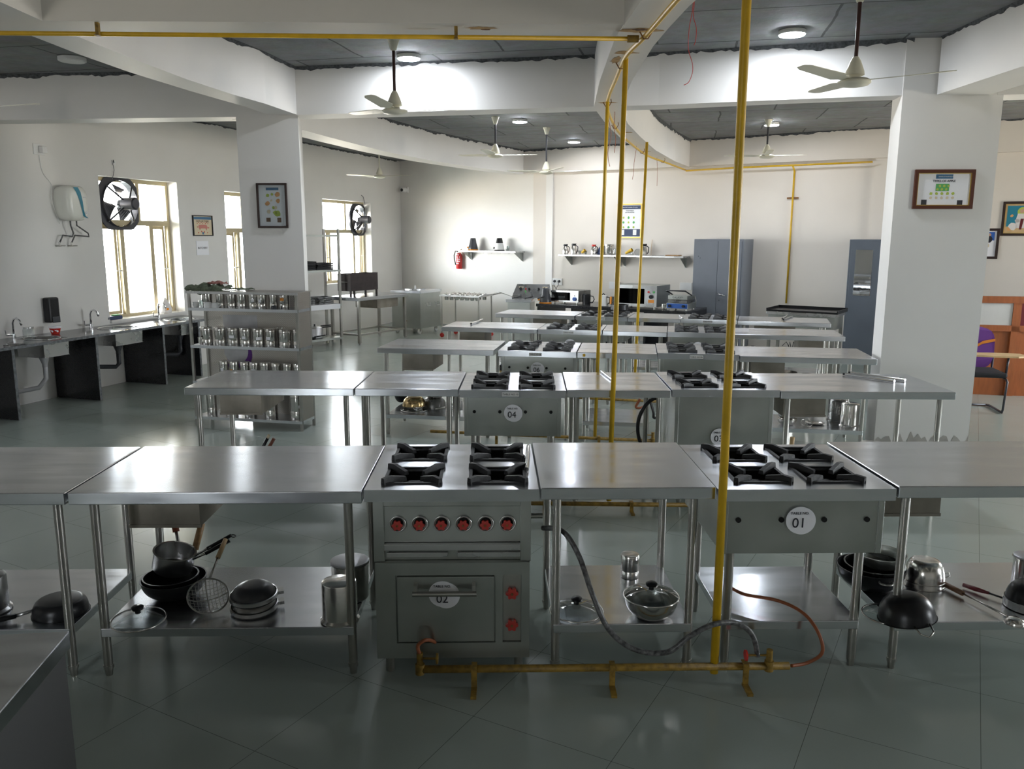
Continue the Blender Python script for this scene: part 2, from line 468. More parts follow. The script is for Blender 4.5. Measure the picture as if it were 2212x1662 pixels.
struct('wall_left', wl, 'paint')
bl_len = (Vector((.75, 15.98)) - Vector(CORN)).length
mb = MB(); mb.box(-.3, bl_len, -.0, .3, 0, ZS)
mb.v = [tuple(BL.pt(*p)) for p in mb.v]; struct('wall_back', mb, 'paint')
bx0 = BW.loc((.6, 16.0))[0]; bxe = BW.hit(1885, 450)[0]; bx1 = bxe + 4.6
mb = MB(); mb.box(bx0 - .3, bx1, 0.0, .3, 0, ZS)
mb.v = [tuple(BW.pt(*p)) for p in mb.v]; struct('wall_back', mb, 'paint_warm')
# attached column where the back wall meets the next room
mb = MB(); mb.box(bxe, bxe + .5, -.06, .02, 0, ZS); mb.v = [tuple(BW.pt(*p)) for p in mb.v]; struct('trim_1', mb, 'paint_warm')
# unseen rear and right hand walls, window openings added to let light in
RW = Fr((RX, RY), pi)      # rear wall seen from inside, x runs to the left
ropen = [(12.4, 13.6, 1.2, 2.4)]
ro = []
struct('wall_rear', (lambda w: w)(wall_mb(Fr((RX, RY), pi), 0, 19.5, ropen, ZS, .25)), 'paint')
RR = Fr((RX, 12), -pi/2)
sopen = [(3.0, 5.2, .9, 2.6), (9.4, 10.8, .9, 2.5)]
struct('wall_right', wall_mb(RR, -2, 16.3, sopen, ZS, .25), 'paint')

# beams
def beam(n, A, B, mat='paint'):
    mb = MB().strip(A, B, ZB - .0012 * n, ZS + .01); return struct('trim_%d' % n, mb, mat)
beam(2, [(-10, 4.80), (-2.6, 4.84), (.62, 4.89)], [(-10, 5.12), (-2.6, 5.14), (.62, 5.26)])
beam(3, [(-3.1, RY), (-2.95, 4.84)], [(-2.68, RY), (-2.6, 4.84)])
beam(4, [(-2.86, 5.1), (-2.84, 5.68), (-2.78, 6.3), (-2.64, 7.1), (-2.46, 7.9), (-2.40, 8.4)], [(-2.6, 5.1), (-2.54, 5.89), (-2.47, 6.57), (-2.35, 7.24), (-2.22, 7.75), (-2.11, 8.44)])
beam(5, [(-9, 9.25), (-5.25, 8.83), (-3.89, 8.69), (-2.68, 8.56)], [(-9, 9.6), (-5.2, 9.14), (-3.85, 9.0), (-2.64, 8.86)])
Af = [(-2.30, 8.45), (-.46, 8.08), (.74, 7.84), (1.31, 7.74), (2.36, 7.42), (3.30, 7.17)]
Ab = [(-2.30, 8.77), (-.45, 8.40), (.80, 8.13), (1.40, 8.0), (2.47, 7.64), (3.32, 7.42)]
beam(6, Af, Ab)
R_L = [(2.13, -2.5), (1.35, 0), (.86, 2.4), (.64, 4.42), (.62, 4.89), (.61, 5.27), (.66, 6.56), (.74, 7.85), (.79, 8.11), (1.01, 9.15), (1.30, 10.29), (1.72, 11.74), (2.35, 13.5), (2.98, 14.72)]
R_R = [(2.43, -2.5), (1.62, 0), (1.12, 2.4), (.90, 4.49), (.88, 4.95), (.87, 5.4), (.90, 6.48), (.98, 7.80), (1.02, 8.05), (1.21, 9.0), (1.53, 10.2), (1.96, 11.70), (2.56, 13.4), (3.08, 14.62)]
beam(7, R_L, R_R)
Br = [(-2.55, 8.6), (-2.32, 9.7), (-2.12, 10.6), (-1.80, 11.9), (-1.30, 13.3), (-.83, 14.3), (.21, 16.25)]
Bl_ = [(x - .30, y + .13) for x, y in Br]
beam(8, Bl_, Br)
mb = MB(); mb.box(-.0, bx1, -.10, .02, ZB, ZS); mb.v = [tuple(BW.pt(*p)) for p in mb.v]; struct('trim_9', mb, 'paint_warm')
beam(10, [(3.52, RY), (3.5, 7.12)], [(3.93, RY), (3.93, 7.12)])
beam(11, [(4.0, 7.12), (8.9, 5.9)], [(4.0, 7.45), (8.9, 6.2)])

# pillars
def pillar(n, pts, mat='paint'):
    mb = MB().prism(pts, 0, ZS); o = struct('wall_pillar' if 0 else 'trim_%d' % n, mb, mat)
    return o
RPf = [(3.24, 7.17), (4.05, 7.12), (4.08, 7.46), (3.29, 7.47)]
pillar(12, [(-2.74, 8.50), (-2.11, 8.44), (-2.21, 8.98), (-2.80, 9.02)])
pillar(13, RPf)
# damp plaster stain strips at the pillar feet
mb = MB(); rs = random.Random(3)
def stain(p, q, h, off):
    d = (Vector(q) - Vector(p)); L = d.length; d.normalize(); nn = Vector((d.y, -d.x)) * off
    N = 26; up = []; lo = []
    for i in range(N + 1):
        s = Vector(p) + d * L * i / N + nn
        lo.append((s.x, s.y, 0.0)); up.append((s.x, s.y, h * (.45 + .9 * rs.random())))
    for i in range(N): mb.poly([lo[i], lo[i+1], up[i+1], up[i]])
stain((3.24, 7.17), (4.05, 7.12), .14, .004)
stain((-2.11, 8.44), (-2.21, 8.98), .12, .004)
o = mb.build('damp_stain', 'plaster'); o['kind'] = 'structure'

# ragged plaster line where the beams meet the dark slab
def ragged(poly, seed, step=.035, h=.028):
    rr = random.Random(seed); mb = MB(); pts = []
    for i in range(len(poly) - 1):
        p, q = Vector(poly[i]), Vector(poly[i+1]); n = max(2, int((q - p).length / step))
        nn = Vector(((q - p).y, -(q - p).x)).normalized()
        if nn.dot(-(p + q)) < 0: nn = -nn
        for k in range(n + (i == len(poly) - 2)): pts.append((p + (q - p) * k / n, nn))
    w = 0; H = []
    for i in range(len(pts)): w = .8 * w + .2 * rr.gauss(0, 1); H.append(max(.004, h * (.6 + .8 * w) + rr.random() * .014))
    for i in range(len(pts) - 1):
        (a, na), (c, nc) = pts[i], pts[i+1]; o = .003
        mb.poly([(a.x + na.x*o, a.y + na.y*o, ZS - H[i]), (c.x + nc.x*o, c.y + nc.y*o, ZS - H[i+1]), (c.x + nc.x*.02, c.y + nc.y*.02, ZS - .0005), (a.x + na.x*.02, a.y + na.y*.02, ZS - .0005)])
    o = mb.build('plaster_edge', 'slab_edge'); o['kind'] = 'structure'
pm('slab_edge', (.07, .075, .08), .9, noise=.5, nscale=40)
ragged(Af[:3], 1); ragged(Af[2:], 2, h=.04)
ragged([(-2.54, 5.3), (-2.47, 6.57), (-2.35, 7.24), (-2.22, 7.75), (-2.11, 8.44)], 3)
ragged(Br, 4, h=.04)
ragged([(-8, 9.12), (-5.25, 8.83), (-3.89, 8.69), (-2.9, 8.58)], 5, h=.035)
ragged([(1.21, 9.0), (1.53, 10.2), (1.96, 11.70), (2.56, 13.4), (3.08, 14.62)], 6, h=.04)
ragged([(3.5, 7.1), (3.51, 3.0)], 7, h=.03)
ragged([tuple(BW.pt(q, -.10))[:2] for q in (.02, 3.1)], 8, h=.03); ragged([tuple(BW.pt(q, -.10))[:2] for q in (3.2, 9.0)], 9, h=.03)
ragged([tuple(LW.pt(q, 0))[:2] for q in (-2, 6.6)], 10, h=.03)

# window joinery
GL = MB()
def win_bars(fr, W, verts_top, verts_bot, ztr, name, yd=.16, fan=None, fw=.05, mat='cream_frame'):
    x0, x1, z0, z1 = W
    mb = MB()
    def bx(a, b, c, d, y0=yd, y1=yd + .06): mb.box(a, b, y0, y1, c, d)
    bx(x0, x0 + fw, z0, z1); bx(x1 - fw, x1, z0, z1); bx(x0 + fw, x1 - fw, z1 - fw, z1); bx(x0 + fw, x1 - fw, z0, z0 + fw)
    bx(x0 + fw, x1 - fw, ztr - .035, ztr + .035, yd, yd + .06)
    for v in verts_top: bx(v - .03, v + .03, ztr + .035, z1 - fw)
    for v in verts_bot: bx(v - .035, v + .035, z0 + fw, ztr - .035)
    r = mb.build(name, mat); r.matrix_world = Matrix.Translation(fr.pt(0, 0, 0)) @ Matrix.Rotation(fr.a, 4, 'Z')
    r['kind'] = 'structure'
    # sashes in the lower lights
    ed = [x0 + fw] + list(verts_bot) + [x1 - fw]
    for i in range(len(ed) - 1):
        a0, a1 = ed[i] + .035 * (i > 0), ed[i+1] - .035 * (i < len(ed) - 2)
        if i % 2 == 0:
            s = MB(); s.box(a0, a0 + .045, yd + .062, yd + .10, z0 + fw, ztr - .035); s.box(a1 - .045, a1, yd + .062, yd + .10, z0 + fw, ztr - .035)
            s.box(a0 + .045, a1 - .045, yd + .062, yd + .10, z0 + fw, z0 + fw + .045); s.box(a0 + .045, a1 - .045, yd + .062, yd + .10, ztr - .08, ztr - .035)
            s.build('sash', mat, r)
            h = MB(); h.cyl((a1 - .02, yd - .01, (z0 + ztr) / 2), (a1 - .14, yd - .02, (z0 + ztr) / 2), .008, n=8); h.build('window_latch', 'steel', r)
        g = MB(); g.box(a0, a1, yd + .075, yd + .079, z0 + fw, ztr - .035); g.build('window_pane', 'pane', r)
    ed = [x0 + fw] + list(verts_top) + [x1 - fw]
    for i in range(len(ed) - 1):
        if fan is not None and i == fan: continue
        g = MB(); g.box(ed[i], ed[i+1], yd + .03, yd + .034, ztr + .035, z1 - fw); g.build('window_pane', 'pane', r)
    return r
z1t = lw(340, 483)[1]
lj = lambda px, py: LW.hit(px, py, .17)
z1t = lj(340, 483)[1]; vt = lj(297, 440)[0]; vb1 = lj(270, 600)[0]; vb2 = lj(333, 600)[0]
win_bars(LW, W1, [vt], [vb1, vb2], z1t, 'window_1', fan=0)
z2t = lj(505, 498)[1]
win_bars(LW, W2, [W2[0] + .72], [lj(517, 560)[0], lj(517, 560)[0] + .35], z2t, 'window_2')
z3t = lj(720, 500)[1]
v3 = lj(745, 470)[0]
win_bars(LW, W3, [v3], [lj(712, 550)[0], lj(765, 560)[0]], z3t, 'window_3', fan=1)
for k, (a0, a1, c0, c1) in enumerate(ropen): win_bars(RW, (a0, a1, c0, c1), [], [(a0 + a1) / 2], 2.1, 'window_%d' % (4 + k))  # joinery for the unseen rear opening, added for light from behind
for k, (a0, a1, c0, c1) in enumerate(sopen): win_bars(RR, (a0, a1, c0, c1), [], [(a0 + a1) / 2], 2.1, 'window_%d' % (5 + k))  # joinery for the unseen right openings, added for light from that side
for fr, L in ((LW, [W1, W2, W3]), (RW, ropen), (RR, sopen)):
    for (a0, a1, c0, c1) in L:
        p = fr.pt((a0 + a1) / 2, .3, (c0 + c1) / 2)
        portal(p, (pi/2, 0, fr.a + pi), a1 - a0, c1 - c0) if False else portal(p, (-pi/2, 0, fr.a), a1 - a0, c1 - c0)
# sill board of the first window
mb = MB(); mb.box(W1[0], W1[1], -.03, .16, W1[2] - .02, W1[2] + .012)
o = struct('trim_14', mb, 'paint'); o.matrix_world = Matrix.Translation(LW.pt(0, 0, 0)) @ Matrix.Rotation(LW.a, 4, 'Z')

# ------------------------------------------------------------------ cooking stations
TZ = .85
def legs(par, w, d, zt, inset=.07, r=.019, mat='steel_leg', z0=0.0, yb=None):
    for (x, y) in ((inset, inset), (w - inset, inset), (inset, (yb or d) - inset), (w - inset, (yb or d) - inset)):
        b = MB(); b.mat(mat); b.cyl((x, y, z0 + .03), (x, y, zt), r, n=14); b.cyl((x, y, z0), (x, y, z0 + .035), r * .75, r * .95, n=12); b.cyl((x, y, z0 + .035), (x, y, z0 + .05), r * 1.15, n=14)
        b.build('leg', mat, par)
def work_table(fr, x0, x1, label, d=.75, top=TZ, shelf=.225, drawer=None, group='steel work tables in the cooking rows', y0=0.0, skirt=.052, inset=.07):
    w = x1 - x0
    r = root('work_table', label, 'table', fr.pt(x0, y0), fr.a)
    b = MB(); b.box(0, w, 0, d, top - skirt, top); b.build('tabletop', 'steel_top', r, bevel=.004)
    legs(r, w, d, top - skirt, inset=inset)
    if shelf:
        b = MB(); b.box(inset - .01, w - inset + .01, inset - .02, d - inset + .02, shelf - .04, shelf); b.build('lower_shelf', 'steel_top', r, bevel=.003)
    if drawer:
        xa, xb, ya, zb = drawer
        b = MB(); b.box(xa, xb, ya, d - .01, zb, top - skirt - .001); b.box(xa - .004, xb + .004, ya - .004, ya + .01, zb - .003, zb + .012)
        b.build('drawer_box', 'box_metal', r)
    return r

# one cast iron pan support with its dished tray and burner
def grate_mb(s=.25):
    b = MB(); t = .014; h = .004; z1 = .008
    for (a0, a1, c0, c1) in ((0, s, 0, t), (0, s, s - t, s), (0, t, t, s - t), (s - t, s, t, s - t)): b.box(a0, a1, c0, c1, 0, z1)
    c = s / 2
    for sx, sy in ((-1, -1), (1, -1), (1, 1), (-1, 1)):
        dv = Vector((sx, sy, 0)).normalized(); nn = Vector((-dv.y, dv.x, 0)); cc = Vector((c, c, 0))
        o = cc + dv * (c * 1.38); i = cc + dv * (c * .42)
        wd = .013
        P = [(o, -.006, .026), (cc + dv * (c * 1.05), -.004, .030), (i, -.006, .012)]
        ring = []
        for (p, za, zb) in P:
            ring.append([p - nn * wd + Vector((0, 0, za)), p + nn * wd + Vector((0, 0, za)), p + nn * wd * .7 + Vector((0, 0, zb)), p - nn * wd * .7 + Vector((0, 0, zb))])
        for k in range(2):
            for e in range(4): b.poly([ring[k][e], ring[k][(e+1) % 4], ring[k+1][(e+1) % 4], ring[k+1][e]])
        b.poly(ring[0][::-1]); b.poly(ring[2])
    return b
_gm = grate_mb().build('grate', 'iron'); GRATE_ME = _gm.data; bpy.data.objects.remove(_gm)
bt = MB(); bt.mat('iron'); bt.lathe([(.0, 0), (.05, 0), (.052, .012), (.03, .018), (.028, .03), (.036, .032), (.036, .04), (0, .042)], 20)
_bm = bt.build('burner', 'iron'); BURN_ME = _bm.data; bpy.data.objects.remove(_bm)
def inst(name, me, par, loc):
    o = bpy.data.objects.new(name, me); COL.objects.link(o); o.parent = par; o.location = loc; return o

def range_top(r, w, d, top, gx, gy, skirt=.052, gs=.25):
    xs = [0]; ys = [0]
    for g in gx: xs += [g + .012, g + gs - .012]
    for g in gy: ys += [g + .012, g + gs - .012]
    xs.append(w); ys.append(d)
    b = MB()
    for i in range(len(xs) - 1):
        for j in range(len(ys) - 1):
            if i % 2 == 1 and j % 2 == 1: continue
            b.box(xs[i], xs[i+1], ys[j], ys[j+1], top - .012, top)
    b.box(0, w, 0, .012, top - skirt, top - .0121); b.box(0, w, d - .012, d, top - skirt, top - .0121)
    b.box(0, .012, .0121, d - .0121, top - skirt, top - .0121); b.box(w - .012, w, .0121, d - .0121, top - skirt, top - .0121)
    b.build('cooktop', 'steel_top', r)
    for g in gx:
        for h in gy:
            t = MB(); x0, x1, y0, y1 = g + .012, g + gs - .012, h + .012, h + gs - .012; z = top - .07
            t.poly([(x0, y0, z), (x1, y0, z), (x1, y1, z), (x0, y1, z)])
            for p, q in (((x0, y0), (x1, y0)), ((x1, y0), (x1, y1)), ((x1, y1), (x0, y1)), ((x0, y1), (x0, y0))):
                t.poly([(*q, z), (*p, z), (*p, top - .012), (*q, top - .012)])
            tr = t.build('burner_tray', 'hole', r)
            inst('burner', BURN_ME, r, (g + gs / 2, h + gs / 2, z + .001))
            inst('grate', GRATE_ME, r, (g, h, top - .001))

def sign_disc(par, x, z, big, small='TABLE NO.', R=.060, y=-.004, under=True, sub=True):
    b = MB(); b.cyl((x, y + .0035, z), (x, y, z), R, n=40)
    if under: b.cyl((x + .009, y + .005, z - .004), (x + .009, y + .0036, z - .004), R * 1.0, n=40)
    s = b.build('number_sign', 'paper', par)
    if sub:
        text('sign_text', big, R * 1.02, 'ink', s, (x - .004, y - .0012, z - R * .22))
        if small: text('sign_text', small, R * .27, 'ink', s, (x - .002, y - .0012, z + R * .52))
def strip_label(par, x, z, s, y):
    b = MB(); b.box(x - .058, x + .058, y - .002, y, z - .014, z + .014); t = b.build('name_strip', 'paper_lbl', par)
    text('strip_text', s, .0185, 'ink', t, (x, y - .003, z))
def gas_range(fr, x0, x1, label, d=.75, top=TZ, y0=0.0, body=.27, big='01', strip=None, holes=True, shelf=None, gx=(.08, .41), gy=(.075, .44), sx=None, deep=False, signz=None, tape=False):
    w = x1 - x0
    r = root('gas_range', label, 'stove', fr.pt(x0, y0), fr.a, 'gas ranges with four burners in the cooking rows')
    range_top(r, w, d, top, gx, gy)
    zt = top - .052; zb = zt - body
    b = MB(); m = .035
    b.box(m, w - m, m, d - m, zb, zt - .0005)
    b.box(m - .006, m + .02, m - .006, m + .02, zb, zt - .001); b.box(w - m - .02, w - m + .006, m - .006, m + .02, zb, zt - .001)
    b.build('burner_box', 'steel_body', r, bevel=.002)
    if holes:
        for k in range(4):
            h = MB(); h.cyl((.10 + (w - .2) * k / 3, m - .0066, zt - body * .38), (.10 + (w - .2) * k / 3, m - .0005, zt - body * .38), .0115, n=20); h.build('knob_hole', 'hole', r)
    sign_disc(r, (w / 2 if sx is None else sx), signz if signz else zt - body * .40, big, y=m - .014)
    if strip: strip_label(r, w * .48, top - .028, strip, -.001)
    for (x, y) in ((.09, .10), (w - .09, .10), (.09, d - .10), (w - .09, d - .10)):
        q = MB(); q.cyl((x, y, .03), (x, y, zb), .02, n=14); q.cyl((x, y, 0), (x, y, .03), .015, .018, n=12); q.build('leg', 'steel_leg', r)
    if shelf:
        q = MB(); q.box(.08, w - .08, .07, d - .07, shelf - .04, shelf); q.build('lower_shelf', 'steel_top', r, bevel=.003)
    for k in range(3):
        q = MB(); q.box(.12 + k * (w - .3) / 2, .15 + k * (w - .3) / 2, .2, .26, zb - .02, zb); q.build('bracket', 'iron', r)
    return r

# ---- row 1 (nearest)
R1 = Fr((-1.825, 3.25), atan2(.0781, 3.44))
work_table(R1, -1.31, -.012, 'steel table at left edge of the nearest row, upturned black pan on its shelf', top=.85, d=.755)
A1 = work_table(R1, 0, 1.203, 'steel table left of the oven range numbered 02, strainer and pans on its shelf', drawer=(.115, .43, .28, .60), top=.85, d=.765)
B1 = work_table(R1, 1.945, 2.68, 'short steel table between ranges numbered 02 and 01, lidded bowl on its shelf', top=.862, d=.765, inset=.075)
C1 = work_table(R1, 3.452, 4.66, 'steel work table right of the range numbered 01, ladle and dark woks on its shelf', top=.862, d=.765, drawer=(.10, .40, .38, .60))
# oven range 02
w = .725
r = root('oven_range', 'steel four burner range with oven, six red knobs and the number 02', 'stove', R1.pt(1.213, 0), R1.a)
range_top(r, w, .755, .857, (.065, .43), (.075, .445))
b = MB(); b.box(.03, w - .03, .05, .72, .53, .8045)
b.box(.03, .075, .03, .05, .53, .8045); b.box(w - .075, w - .03, .03, .05, .53, .8045); b.box(.075, w - .075, .03, .05, .775, .8045)
b.build('control_housing', 'steel_body', r, bevel=.002)
b = MB(); b.box(.075, w - .075, .040, .0495, .615, .772); cp = b.build('control_panel', 'steel_body', r)
b = MB(); b.box(.075, w - .075, .012, .049, .585, .612); b.box(.085, w / 2 - .02, .018, .049, .553, .575); b.box(w / 2 + .02, w - .075, .018, .049, .553, .575)
b.build('drip_tray', 'steel', r, bevel=.002)
for k in range(6):
    x = .133 + k * .0925; z = .698
    b = MB(); b.cyl((x, .040, z), (x, .030, z), .031, .033, n=28, caps=False); b.ring((0, 0, 0), .0325, .003, 28, 6, M=Matrix.Translation((x, .029, z)) @ Matrix.Rotation(pi/2, 4, 'X'))
    b.build('knob_bezel', 'steel', r)
    b = MB(); b.disc((x, .0393, z), .0245, 'y', n=24); b.build('knob_opening', 'hole', r)
    n = 36; P = []
    for i in range(n):
        a = 2 * pi * i / n; rr = .0205 * (1 + .16 * cos(6 * a)); P.append((rr * cos(a), rr * sin(a)))
    q = MB(); q.prism(P, 0, .014); M = Matrix.Translation((x - .002, .036, z - .006)) @ Matrix.Rotation(pi/2, 4, 'X'); q.v = [tuple(M @ Vector(p)) for p in q.v]
    kb = q.build('knob', 'red_knob', r, bevel=.002)
    q = MB(); q.cyl((x - .002, .022, z - .006), (x - .002, .019, z - .006), .005, n=10); q.build('knob_centre', 'rust', kb)
b = MB(); y0 = .015
b.box(.035, w - .035, y0 + .02, .72, .095, .5295)
b.box(.035, .12, y0, y0 + .02, .095, .5295); b.box(.545, .575, y0, y0 + .02, .165, .5295 - .055); b.box(.655, w - .035, y0, y0 + .02, .095, .5295)
b.box(.12, .655, y0, y0 + .02, .095, .165); b.box(.12, .655, y0, y0 + .02, .4745, .5295)
b.build('oven_body', 'steel_body', r)
b = MB(); b.box(.126, .539, y0 - .004, y0 + .0195, .172, .468); od = b.build('oven_door', 'steel_body', r, bevel=.002)
b = MB(); b.cyl((.195, y0 - .045, .41), (.465, y0 - .045, .41), .011, n=16); b.box(.20, .214, y0 - .045, y0 - .004, .402, .446); b.box(.446, .46, y0 - .045, y0 - .004, .402, .446)
b.build('door_handle', 'steel_leg', od)
sgn = MB(); sgn.cyl((.335, y0 - .006, .385), (.335, y0 - .0045, .385), .058, n=40); sgn.cyl((.318, y0 - .0085, .393), (.318, y0 - .006, .393), .058, n=40); so = sgn.build('number_sign', 'paper', od)
text('sign_text', '02', .052, 'ink', so, (.318, y0 - .010, .37)); text('sign_text', 'TABLE NO.', .0155, 'ink', so, (.318, y0 - .010, .428))
b = MB(); b.box(.577, .653, y0 + .012, y0 + .0195, .168, .472); b.build('side_panel', 'steel_leg', r)
for z in (.39, .245):
    P = [(.024 * (1 + .17 * cos(6 * 2 * pi * i / 36)) * cos(2 * pi * i / 36), .024 * (1 + .17 * cos(6 * 2 * pi * i / 36)) * sin(2 * pi * i / 36)) for i in range(36)]
    q = MB(); q.prism(P, 0, .02); M = Matrix.Translation((.615, y0 + .011, z)) @ Matrix.Rotation(pi/2, 4, 'X'); q.v = [tuple(M @ Vector(p)) for p in q.v]
    kb = q.build('knob', 'red_knob', r, bevel=.002)
    q = MB(); q.cyl((.615, y0 - .009, z), (.615, y0 - .012, z), .006, n=10); q.build('knob_centre', 'rust', kb)
for (x, y) in ((.08, .09), (w - .08, .09), (.08, .66), (w - .08, .66)):
    q = MB(); q.cyl((x, y, 0), (x, y, .095), .019, n=14); q.build('leg', 'steel_leg', r)
q = MB(); q.cyl((w - .03, .22, .665), (w + .03, .22, .665), .012, n=12); q.build('gas_inlet', 'steel_leg', r)
gas_range(R1, 2.69, 3.442, 'four burner steel range numbered 01 in the nearest row, empty shelf below', top=.852, big='01', shelf=.225, gx=(.095, .41), gy=(.085, .43), body=.245, sx=.36, signz=.708)

# ---- row 2
R2 = Fr((-2.277, 5.623), atan2(5.521 - 5.623, 5.306))
work_table(R2, 0, 1.182, 'steel table at left end of second row, in front of the jar rack', drawer=(.17, .47, .20, .62), shelf=.2, d=.76)
work_table(R2, 1.19, 1.905, 'steel work table immediately left of the range numbered 04', shelf=.2, d=.76)
gas_range(R2, 1.915, 2.648, 'four burner steel range numbered 04 with a TABLE NO.10 strip on its rim', top=.845, big='04', strip='TABLE NO.10', body=.28)
work_table(R2, 2.656, 3.37, 'steel work table right of the range numbered 04, steel lighter on top', shelf=None, d=.76)
gas_range(R2, 3.378, 4.112, 'deep range behind the tall yellow pipe, second row, sign starting with 0', top=.858, big='03', body=.60, holes=False, signz=.52, sx=.34)
work_table(R2, 4.12, 5.306, 'steel table at the right end of the second row, two steel lighters on top', drawer=(.10, .40, .25, .62), shelf=.2, d=.76)

# ---- rows 3 to 5: front edge lines taken through the rim of each row
def rowframe(p, q, z=TZ):
    a = at(*p, z); b = at(*q, z); return Fr((a.x, a.y), atan2(b.y - a.y, b.x - a.x))
def rx(fr, px, z=TZ, y=0):
    # x where the image column px meets the front edge of the row
    d = ray(px, 750); w = CAMP + d * 1.0
    t = (y - (Vector((0, 0)) - fr.o).dot(fr.v)) / Vector((d.x, d.y)).dot(fr.v)
    return fr.loc(CAMP + d * t)[0]
R3 = rowframe((814, 751.5), (1898, 776.5)); R3a = R3
L3 = rx(R3a, 1067)
work_table(R3a, 0, L3 - .004, 'steel work table at the left end of the third row, bronze wok on its shelf', d=.72, drawer=(.17, .47, .28, .60), shelf=.2)
X3 = [rx(R3, v) for v in (1076, 1246, 1420, 1599, 1898)]
gas_range(R3, X3[0], X3[1] - .005, 'four burner steel range numbered 06 in the third row', d=.70, top=.85, big='06', strip='TABLE NO.08', body=.28, gy=(.07, .38))
work_table(R3, X3[1] + .004, X3[2] - .003, 'steel table right of range numbered 06, small yellow patch on its rim', d=.70, shelf=.2)
gas_range(R3, X3[2] + .004, X3[3] - .004, 'four burner range with a TABLE NO.06 strip in the third row', d=.70, top=.86, big='05', strip='TABLE NO.06', body=.50, holes=False, gy=(.07, .38), gx=(.10, .43))
work_table(R3, X3[3] + .004, X3[4], 'steel work table at the right end of the third row, nearest the white pillar', d=.70, drawer=(.12, .42, .2, .62), shelf=.2)
R4 = rowframe((953, 706.5), (1825, 728)); R4a = R4
L4 = rx(R4a, 1161)
work_table(R4a, 0, L4 - .004, 'steel table at the left end of the fourth row with a dark rod on it', d=.66, drawer=(.15, .45, .28, .62), shelf=.2)
x4 = [rx(R4, v) for v in (1162, 1300, 1440, 1576, 1825)]
gas_range(R4, x4[0], x4[1] - .005, 'four burner steel range in the fourth row behind the range numbered 06', d=.66, top=.85, big='08', strip='TABLE NO.04', body=.28, gx=(.09, .42), gy=(.06, .35))
work_table(R4, x4[1] + .004, x4[2] - .003, 'steel table in the fourth row between its two ranges', d=.66, shelf=.2)
gas_range(R4, x4[2] + .004, x4[3] - .004, 'four burner range in the fourth row, second from its right end', d=.66, top=.855, big='07', body=.28, gy=(.06, .35), strip=None)
work_table(R4, x4[3] + .004, x4[4], 'steel work table at the right end of the fourth row', d=.66, drawer=(.75, 1.0, .25, .6), shelf=.2)
R5 = rowframe((1070, 677.5), (1792, 699.5)); R5a = R5
L5 = rx(R5a, 1240)
work_table(R5a, 0, L5 - .004, 'steel work table at the left end of the fifth and farthest row', d=.68, drawer=(.45, .85, .3, .62), shelf=.2)
x5 = [rx(R5, v) for v in (1243, 1354, 1468, 1590, 1792)]
gas_range(R5, x5[0], x5[1] - .005, 'four burner steel range in the farthest row with a black pan on a rear burner', d=.68, top=.85, big='10', strip='TABLE NO.02', body=.28, gx=(.06, .37), gy=(.06, .36))
work_table(R5, x5[1] + .004, x5[2] - .003, 'steel work table in the farthest row, in front of the large oven', d=.68, shelf=.2)
gas_range(R5, x5[2] + .004, x5[3] - .004, 'four burner range in the farthest row in front of the grey almirah', d=.68, top=.855, big='09', strip='TABLE NO.05', body=.28, gx=(.09, .40), gy=(.06, .36))
work_table(R5, x5[3] + .004, x5[4], 'steel work table at the right end of the farthest row with bundled lighters', d=.68, drawer=(.2, .7, .3, .7), shelf=.2)
# near steel cabinet at the lower left corner
ca = Fr((at(150, 1363, .85).x, at(150, 1363, .85).y), radians(7))
r = root('steel_cabinet', 'dark sided steel cabinet cut off at the bottom left corner of the photo', 'cabinet', ca.pt(0, 0), ca.a)
b = MB(); b.box(-1.0, 0, -.9, 0, .80, .85); b.build('tabletop', 'steel_top', r, bevel=.004)
b = MB(); b.box(-.99, -.012, -.88, -.012, .04, .7995); b.build('body', 'cab_dark', r)
b = MB(); b.box(-.97, -.03, -.86, -.03, 0, .04); b.build('plinth', 'black', r)

# ------------------------------------------------------------------ ceiling lights and fans
def ceil_light(px, py, label, on=True, R=.105):
    p = at(px, py, ZS - .03)
    r = root('ceiling_light', label, 'light', (p.x, p.y, ZS), 0, 'round surface mounted ceiling lights')
    b = MB(); b.lathe([(R * .9, 0), (R, -.004), (R, -.034), (R * .93, -.036)], 36); b.build('housing', 'white_pl', r)
    b = MB(); b.lathe([(R * .94, -.0365), (R * .9, -.041), (0, -.043)], 36); b.build('diffuser', 'led' if on else 'led_off', r)
ceil_light(156, 131, 'unlit round ceiling light, leftmost, above the sink side', False, .12)
ceil_light(883, 126, 'lit round ceiling light above the hanging fan left of the image centre')
ceil_light(1123, 263, 'lit round ceiling light between the two small fans near the centre')
ceil_light(1240, 307, 'small lit round ceiling light nearest the back wall, right of a fan')
ceil_light(1711, 74, 'largest lit round ceiling light, upper right by the big fan')
ceil_light(1667, 270, 'lit round ceiling light directly behind the rod of the right rear fan')

